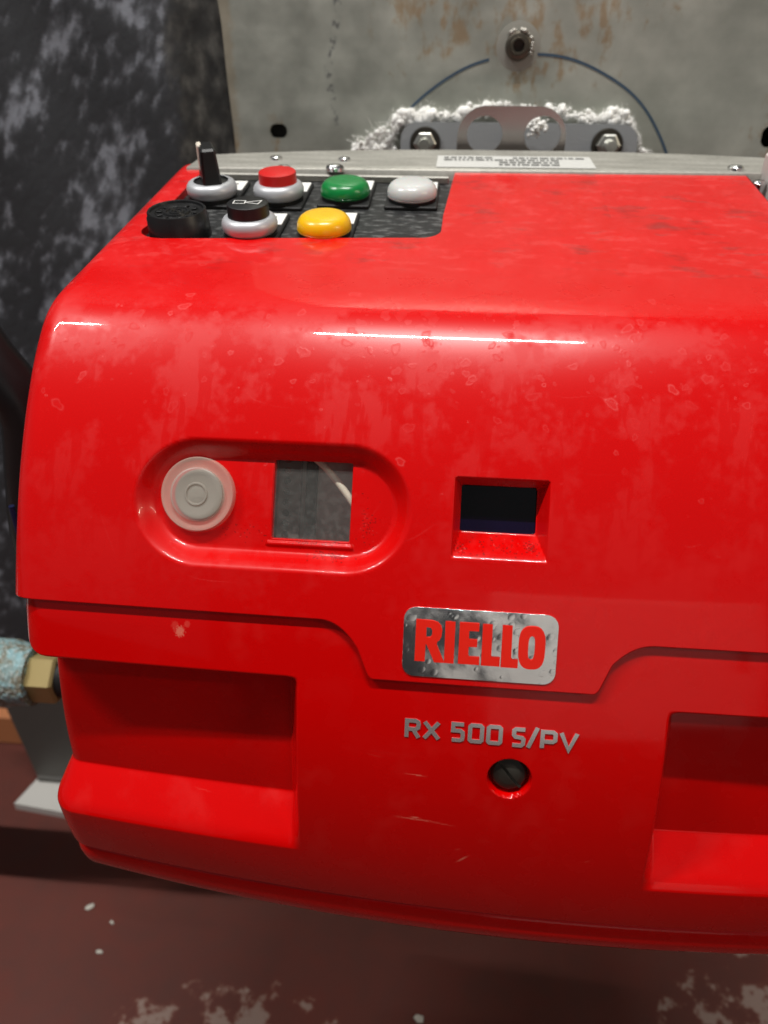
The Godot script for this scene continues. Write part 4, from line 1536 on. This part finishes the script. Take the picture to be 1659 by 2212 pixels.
	func lathe(pr: Array, seg: int, xf: Transform3D, smooth := true) -> void:
		# profile of (radius, height), outside of the thing on its left going down
		for j in pr.size() - 1:
			var a: Vector2 = pr[j]
			var b: Vector2 = pr[j + 1]
			var d := b - a
			if d.length() < 1e-9:
				continue
			var own := Vector2(-d.y, d.x).normalized()
			var na := own
			var nb := own
			if j > 0:
				var e: Vector2 = a - pr[j - 1]
				var q := Vector2(-e.y, e.x).normalized()
				if q.dot(own) > 0.72:
					na = (q + own).normalized()
			if j < pr.size() - 2:
				var e: Vector2 = pr[j + 2] - b
				var q := Vector2(-e.y, e.x).normalized()
				if q.dot(own) > 0.72:
					nb = (q + own).normalized()
			for k in seg:
				var ids := []
				for c in [[k, a, na], [k + 1, a, na], [k + 1, b, nb], [k, b, nb]]:
					var an: float = TAU * c[0] / seg
					var am: float = an if smooth else TAU * (k + 0.5) / seg
					ids.append(vert(xf * Vector3(c[1].x * cos(an), c[1].y, c[1].x * sin(an)), (xf.basis * Vector3(c[2].x * cos(am), c[2].y, c[2].x * sin(am))).normalized(), Vector2(float(c[0]) / seg, c[1].y * 20.0)))
				quad(ids[0], ids[1], ids[2], ids[3])

	func slotted_dome(pr: Array, half: float, deep: float, seg: int, xf: Transform3D) -> void:
		# a domed screw head cut by a straight slot along x
		var rows := []
		var nr := 14
		var rmax: float = pr[0].x
		var height := func(r: float) -> float:
			for j in pr.size() - 1:
				if r <= pr[j].x and r >= pr[j + 1].x and pr[j].x - pr[j + 1].x > 1e-9:
					return lerpf(pr[j + 1].y, pr[j].y, (r - pr[j + 1].x) / (pr[j].x - pr[j + 1].x))
			return pr[pr.size() - 1].y
		for sgn in [-1.0, 1.0]:
			var grid := []
			for i in nr + 1:
				var line := []
				var z: float = sgn * lerpf(half, rmax * 0.998, float(i) / nr)
				var xm := sqrt(maxf(rmax * rmax - z * z, 0.0))
				for k in seg + 1:
					var x := lerpf(-xm, xm, float(k) / seg)
					var e := 0.0002
					var r := Vector2(x, z).length()
					var y: float = height.call(minf(r, rmax * 0.9999))
					var g: float = (height.call(maxf(r - e, 0.0)) - height.call(minf(r + e, rmax * 0.9999))) / (2 * e)
					line.append(vert(xf * Vector3(x, y, z), (xf.basis * Vector3(x / maxf(r, 1e-6) * g, 1, z / maxf(r, 1e-6) * g)).normalized()))
				grid.append(line)
			for i in nr:
				for k in seg:
					quad(grid[i][k], grid[i][k + 1], grid[i + 1][k + 1], grid[i + 1][k])
			var xe := sqrt(rmax * rmax - half * half)
			for k in seg:
				var x0 := lerpf(-xe, xe, float(k) / seg)
				var x1 := lerpf(-xe, xe, float(k + 1) / seg)
				var nn := xf.basis * Vector3(0, 0, -sgn)
				var y0: float = height.call(Vector2(x0, half).length() * 0.9999)
				var y1: float = height.call(Vector2(x1, half).length() * 0.9999)
				var f0: float = height.call(0.0) - deep
				quad(vert(xf * Vector3(x0, y0, sgn * half), nn), vert(xf * Vector3(x1, y1, sgn * half), nn), vert(xf * Vector3(x1, minf(f0, y1), sgn * half), nn), vert(xf * Vector3(x0, minf(f0, y0), sgn * half), nn))
		var up := xf.basis.y
		var fl: float = height.call(0.0) - deep
		quad(vert(xf * Vector3(-rmax, fl, -half), up), vert(xf * Vector3(rmax, fl, -half), up), vert(xf * Vector3(rmax, fl, half), up), vert(xf * Vector3(-rmax, fl, half), up))
		lathe([Vector2(rmax, pr[1].y), Vector2(rmax, pr[0].y)], seg, xf)

	func tube(pts: Array, r: float, seg: int, caps: bool) -> void:
		var rings := []
		var side := Vector3.ZERO
		var total := 0.0
		for k in pts.size():
			var d: Vector3 = (pts[mini(k + 1, pts.size() - 1)] - pts[maxi(k - 1, 0)]).normalized()
			if k:
				total += (pts[k] - pts[k - 1]).length()
			if side == Vector3.ZERO:
				side = d.cross(Vector3.UP if absf(d.y) < 0.9 else Vector3.RIGHT).normalized()
			side = (side - d * side.dot(d)).normalized()
			var b := d.cross(side)
			var ring := []
			for i in seg + 1:
				var a := TAU * i / seg
				var o := side * cos(a) + b * sin(a)
				ring.append(vert(pts[k] + o * r, o, Vector2(float(i) / seg, total * 20.0)))
			rings.append(ring)
			if caps and (k == 0 or k == pts.size() - 1):
				var nn: Vector3 = -d if k == 0 else d
				var c := vert(pts[k], nn)
				for i in seg:
					tri(c, vert(v[ring[i]], nn), vert(v[ring[i + 1]], nn))
		for k in pts.size() - 1:
			for i in seg:
				quad(rings[k][i], rings[k][i + 1], rings[k + 1][i + 1], rings[k + 1][i])

	func box(b: Basis, c: Vector3, size: Vector3, bev: float) -> void:
		taper_core(b, c - b.y * size.y / 2, Vector3(size.x, 0, size.z), Vector3(size.x, 0, size.z), size.y, bev)

	func taper(b: Basis, c: Vector3, low: Vector3, high: Vector3, tall: float, bev: float) -> void:
		taper_core(b, b * c if false else c, low, high, tall, bev)

	func taper_core(b: Basis, c: Vector3, low: Vector3, high: Vector3, tall: float, bev: float) -> void:
		# a block standing on c, with a footprint low and a top high; all edges chamfered by bev
		var corner := func(sx: int, sy: int, sz: int, ax: int) -> Vector3:
			var sz3 := high if sy > 0 else low
			var p := Vector3(sx * sz3.x / 2, tall if sy > 0 else 0.0, sz * sz3.z / 2)
			if ax != 0:
				p.x -= sx * bev
			if ax != 1:
				p.y -= sy * bev
			if ax != 2:
				p.z -= sz * bev
			return c + b * p
		var face := func(pts: Array, nn: Vector3) -> void:
			var ids := []
			for p in pts:
				ids.append(vert(p, nn, Vector2(p.dot(b.x), p.dot(b.z)) * 8.0))
			for k in pts.size() - 2:
				tri(ids[0], ids[k + 1], ids[k + 2])
		for ax in 3:
			for sg in [-1, 1]:
				var pts := []
				for q in [[-1, -1], [1, -1], [1, 1], [-1, 1]]:
					var s := [0, 0, 0]
					s[ax] = sg
					s[(ax + 1) % 3] = q[0]
					s[(ax + 2) % 3] = q[1]
					pts.append(corner.call(s[0], s[1], s[2], ax))
				var nn: Vector3 = (pts[1] - pts[0]).cross(pts[3] - pts[0]).normalized()
				var away: Vector3 = b[ax] * sg
				if nn.dot(away) < 0:
					nn = -nn
				# give each face its own 0..1 coordinates
				var ids := []
				var uvs := [Vector2(0, 0), Vector2(1, 0), Vector2(1, 1), Vector2(0, 1)]
				if ax == 1:
					uvs = [Vector2(0, 0), Vector2(0, 1), Vector2(1, 1), Vector2(1, 0)]
				for k in 4:
					ids.append(vert(pts[k], nn, uvs[k]))
				quad(ids[0], ids[1], ids[2], ids[3])
		if bev <= 0.0:
			return
		for ax in 3:
			for q in [[-1, -1], [1, -1], [1, 1], [-1, 1]]:
				var s := [0, 0, 0]
				s[(ax + 1) % 3] = q[0]
				s[(ax + 2) % 3] = q[1]
				var nn: Vector3 = (b[(ax + 1) % 3] * q[0] + b[(ax + 2) % 3] * q[1]).normalized()
				var pts := []
				for w in [[-1, (ax + 1) % 3], [1, (ax + 1) % 3], [1, (ax + 2) % 3], [-1, (ax + 2) % 3]]:
					s[ax] = w[0]
					pts.append(corner.call(s[0], s[1], s[2], w[1]))
				face.call(pts, nn)
		for sx in [-1, 1]:
			for sy in [-1, 1]:
				for sz in [-1, 1]:
					face.call([corner.call(sx, sy, sz, 0), corner.call(sx, sy, sz, 1), corner.call(sx, sy, sz, 2)], (b.x * sx + b.y * sy + b.z * sz).normalized())

	func ribbon(f: Callable, line: Array, half: float, h: float) -> void:
		# a flat stroke of even width laid on the sheet f; line is x, t, x, t ... in millimetres
		var p := PackedVector2Array()
		for k in line.size() / 2:
			p.append(Vector2(line[k * 2], line[k * 2 + 1]) / 1000.0)
		var ring := p[0].distance_to(p[p.size() - 1]) < 1e-6
		var rows := []
		for k in p.size():
			var a := (p[k] - p[k - 1]).normalized() if k > 0 else ((p[k] - p[p.size() - 2]).normalized() if ring else (p[1] - p[0]).normalized())
			var b := (p[k + 1] - p[k]).normalized() if k < p.size() - 1 else ((p[1] - p[0]).normalized() if ring else a)
			var o := Vector2(-a.y - b.y, a.x + b.x).normalized()
			var m := half / maxf(o.dot(Vector2(-a.y, a.x)), 0.5)
			rows.append([p[k] - o * m, p[k] + o * m])
		for k in p.size() - 1:
			var ids := []
			for w in [[k, 0], [k, 1], [k + 1, 1], [k + 1, 0]]:
				var c: Vector2 = rows[w[0]][w[1]]
				ids.append(vert(f.call(c.x, c.y, h), normal_of(f, c.x, c.y, 1.0), c))
			quad(ids[0], ids[1], ids[2], ids[3])
			for e in 2:
				var c0: Vector2 = rows[k][e]
				var c1: Vector2 = rows[k + 1][e]
				var t0: Vector3 = f.call(c0.x, c0.y, h)
				var t1: Vector3 = f.call(c1.x, c1.y, h)
				var nn: Vector3 = (f.call(c0.x, c0.y, h) - f.call(rows[k][1 - e].x, rows[k][1 - e].y, h)).normalized()
				quad(vert(t0, nn), vert(t1, nn), vert(f.call(c1.x, c1.y, 0.0), nn), vert(f.call(c0.x, c0.y, 0.0), nn))

	func flat_plate(xl: PackedFloat32Array, yl: PackedFloat32Array, outer: PackedVector2Array, holes: Array, thick: float) -> void:
		# a plate in the x-y plane, its front at z = 0, with its edges and the insides of its holes
		var uvf := uv_flat if uv_flat.is_valid() else func(x: float, y: float) -> Vector2: return Vector2(x, -y) * 6.0
		surface(func(x: float, y: float, hh := 0.0) -> Vector3: return Vector3(x, -y, hh), xl, flipped(yl), mirrored(outer), holes.map(func(h): return mirrored(h)), func(x: float, y: float) -> Vector2: return uvf.call(x, -y))
		var f := func(x: float, y: float, hh := 0.0) -> Vector3: return Vector3(x, -y, hh)
		var mo := mirrored(outer)
		mo.append(mo[0])
		wall(f, mo, 0.0, -thick, func(x: float, y: float) -> Vector2: return uvf.call(x, -y), 0.0, false)
		for h in holes:
			var mh := mirrored(h)
			mh.append(mh[0])
			wall(f, mh, 0.0, -thick, func(x: float, y: float) -> Vector2: return uvf.call(x, -y), 0.0, true)

	func flipped(l: PackedFloat32Array) -> PackedFloat32Array:
		var o := PackedFloat32Array()
		for k in l.size():
			o.append(-l[l.size() - 1 - k])
		return o

	func mirrored(p: PackedVector2Array) -> PackedVector2Array:
		var o := PackedVector2Array()
		for q in p:
			o.append(Vector2(q.x, -q.y))
		return o

	func strip_flat(pts: Array, wide: float) -> void:
		var ids := []
		for k in pts.size():
			var d: Vector3 = (pts[mini(k + 1, pts.size() - 1)] - pts[maxi(k - 1, 0)]).normalized()
			var o := Vector3(-d.y, d.x, 0) * wide / 2
			ids.append([vert(pts[k] - o, Vector3.BACK), vert(pts[k] + o, Vector3.BACK)])
		for k in pts.size() - 1:
			quad(ids[k][0], ids[k + 1][0], ids[k + 1][1], ids[k][1])

	func prism(poly: Array, z0: float, thick: float) -> void:
		extrude(poly, func(p: Vector2, h: float) -> Vector3: return Vector3(p.x, p.y, h), z0, z0 + thick, Vector3.BACK)

	func foot(poly: Array, tall: float) -> void:
		extrude(poly, func(p: Vector2, h: float) -> Vector3: return Vector3(p.x, h, p.y), 0.0, tall, Vector3.UP)

	func extrude(poly: Array, f: Callable, h0: float, h1: float, up: Vector3) -> void:
		var p2 := PackedVector2Array(poly)
		var tris := Geometry2D.triangulate_polygon(p2)
		for e in [[h0, -up], [h1, up]]:
			var ids := []
			for p in p2:
				ids.append(vert(f.call(p, e[0]), e[1], p * 6.0))
			for m in tris.size() / 3:
				tri(ids[tris[m * 3]], ids[tris[m * 3 + 1]], ids[tris[m * 3 + 2]])
		var mid := Vector2.ZERO
		for p in p2:
			mid += p / p2.size()
		for k in p2.size():
			var a := p2[k]
			var b := p2[(k + 1) % p2.size()]
			var o := Vector2(b.y - a.y, a.x - b.x)
			if o.dot((a + b) / 2 - mid) < 0:
				o = -o
			var nn: Vector3 = (f.call(o, 0.0) as Vector3).normalized()
			quad(vert(f.call(a, h0), nn), vert(f.call(b, h0), nn), vert(f.call(b, h1), nn), vert(f.call(a, h1), nn))

	func blob(c: Vector3, r: float, rng: RandomNumberGenerator) -> void:
		var q := Vector3(rng.randf_range(0.7, 1.3), rng.randf_range(0.7, 1.3), rng.randf_range(0.7, 1.2))
		var grid := []
		for j in 6:
			var line := []
			for i in 9:
				var a := TAU * (i % 8) / 8.0
				var b := PI * j / 5.0
				var o := Vector3(cos(a) * sin(b), cos(b), sin(a) * sin(b))
				var k := 1.0 + 0.25 * sin(a * 3.0 + c.x * 900.0) * sin(b * 2.0 + c.y * 700.0)
				line.append(vert(c + o * q * r * k, (o / q).normalized()))
			grid.append(line)
		for j in 5:
			for i in 8:
				quad(grid[j][i], grid[j][i + 1], grid[j + 1][i + 1], grid[j + 1][i])

	func commit() -> ArrayMesh:
		var arr := []
		arr.resize(Mesh.ARRAY_MAX)
		arr[Mesh.ARRAY_VERTEX] = v
		arr[Mesh.ARRAY_NORMAL] = n
		arr[Mesh.ARRAY_TEX_UV] = u
		arr[Mesh.ARRAY_INDEX] = ix
		var m := ArrayMesh.new()
		if ix.size():
			m.add_surface_from_arrays(Mesh.PRIMITIVE_TRIANGLES, arr)
		return m
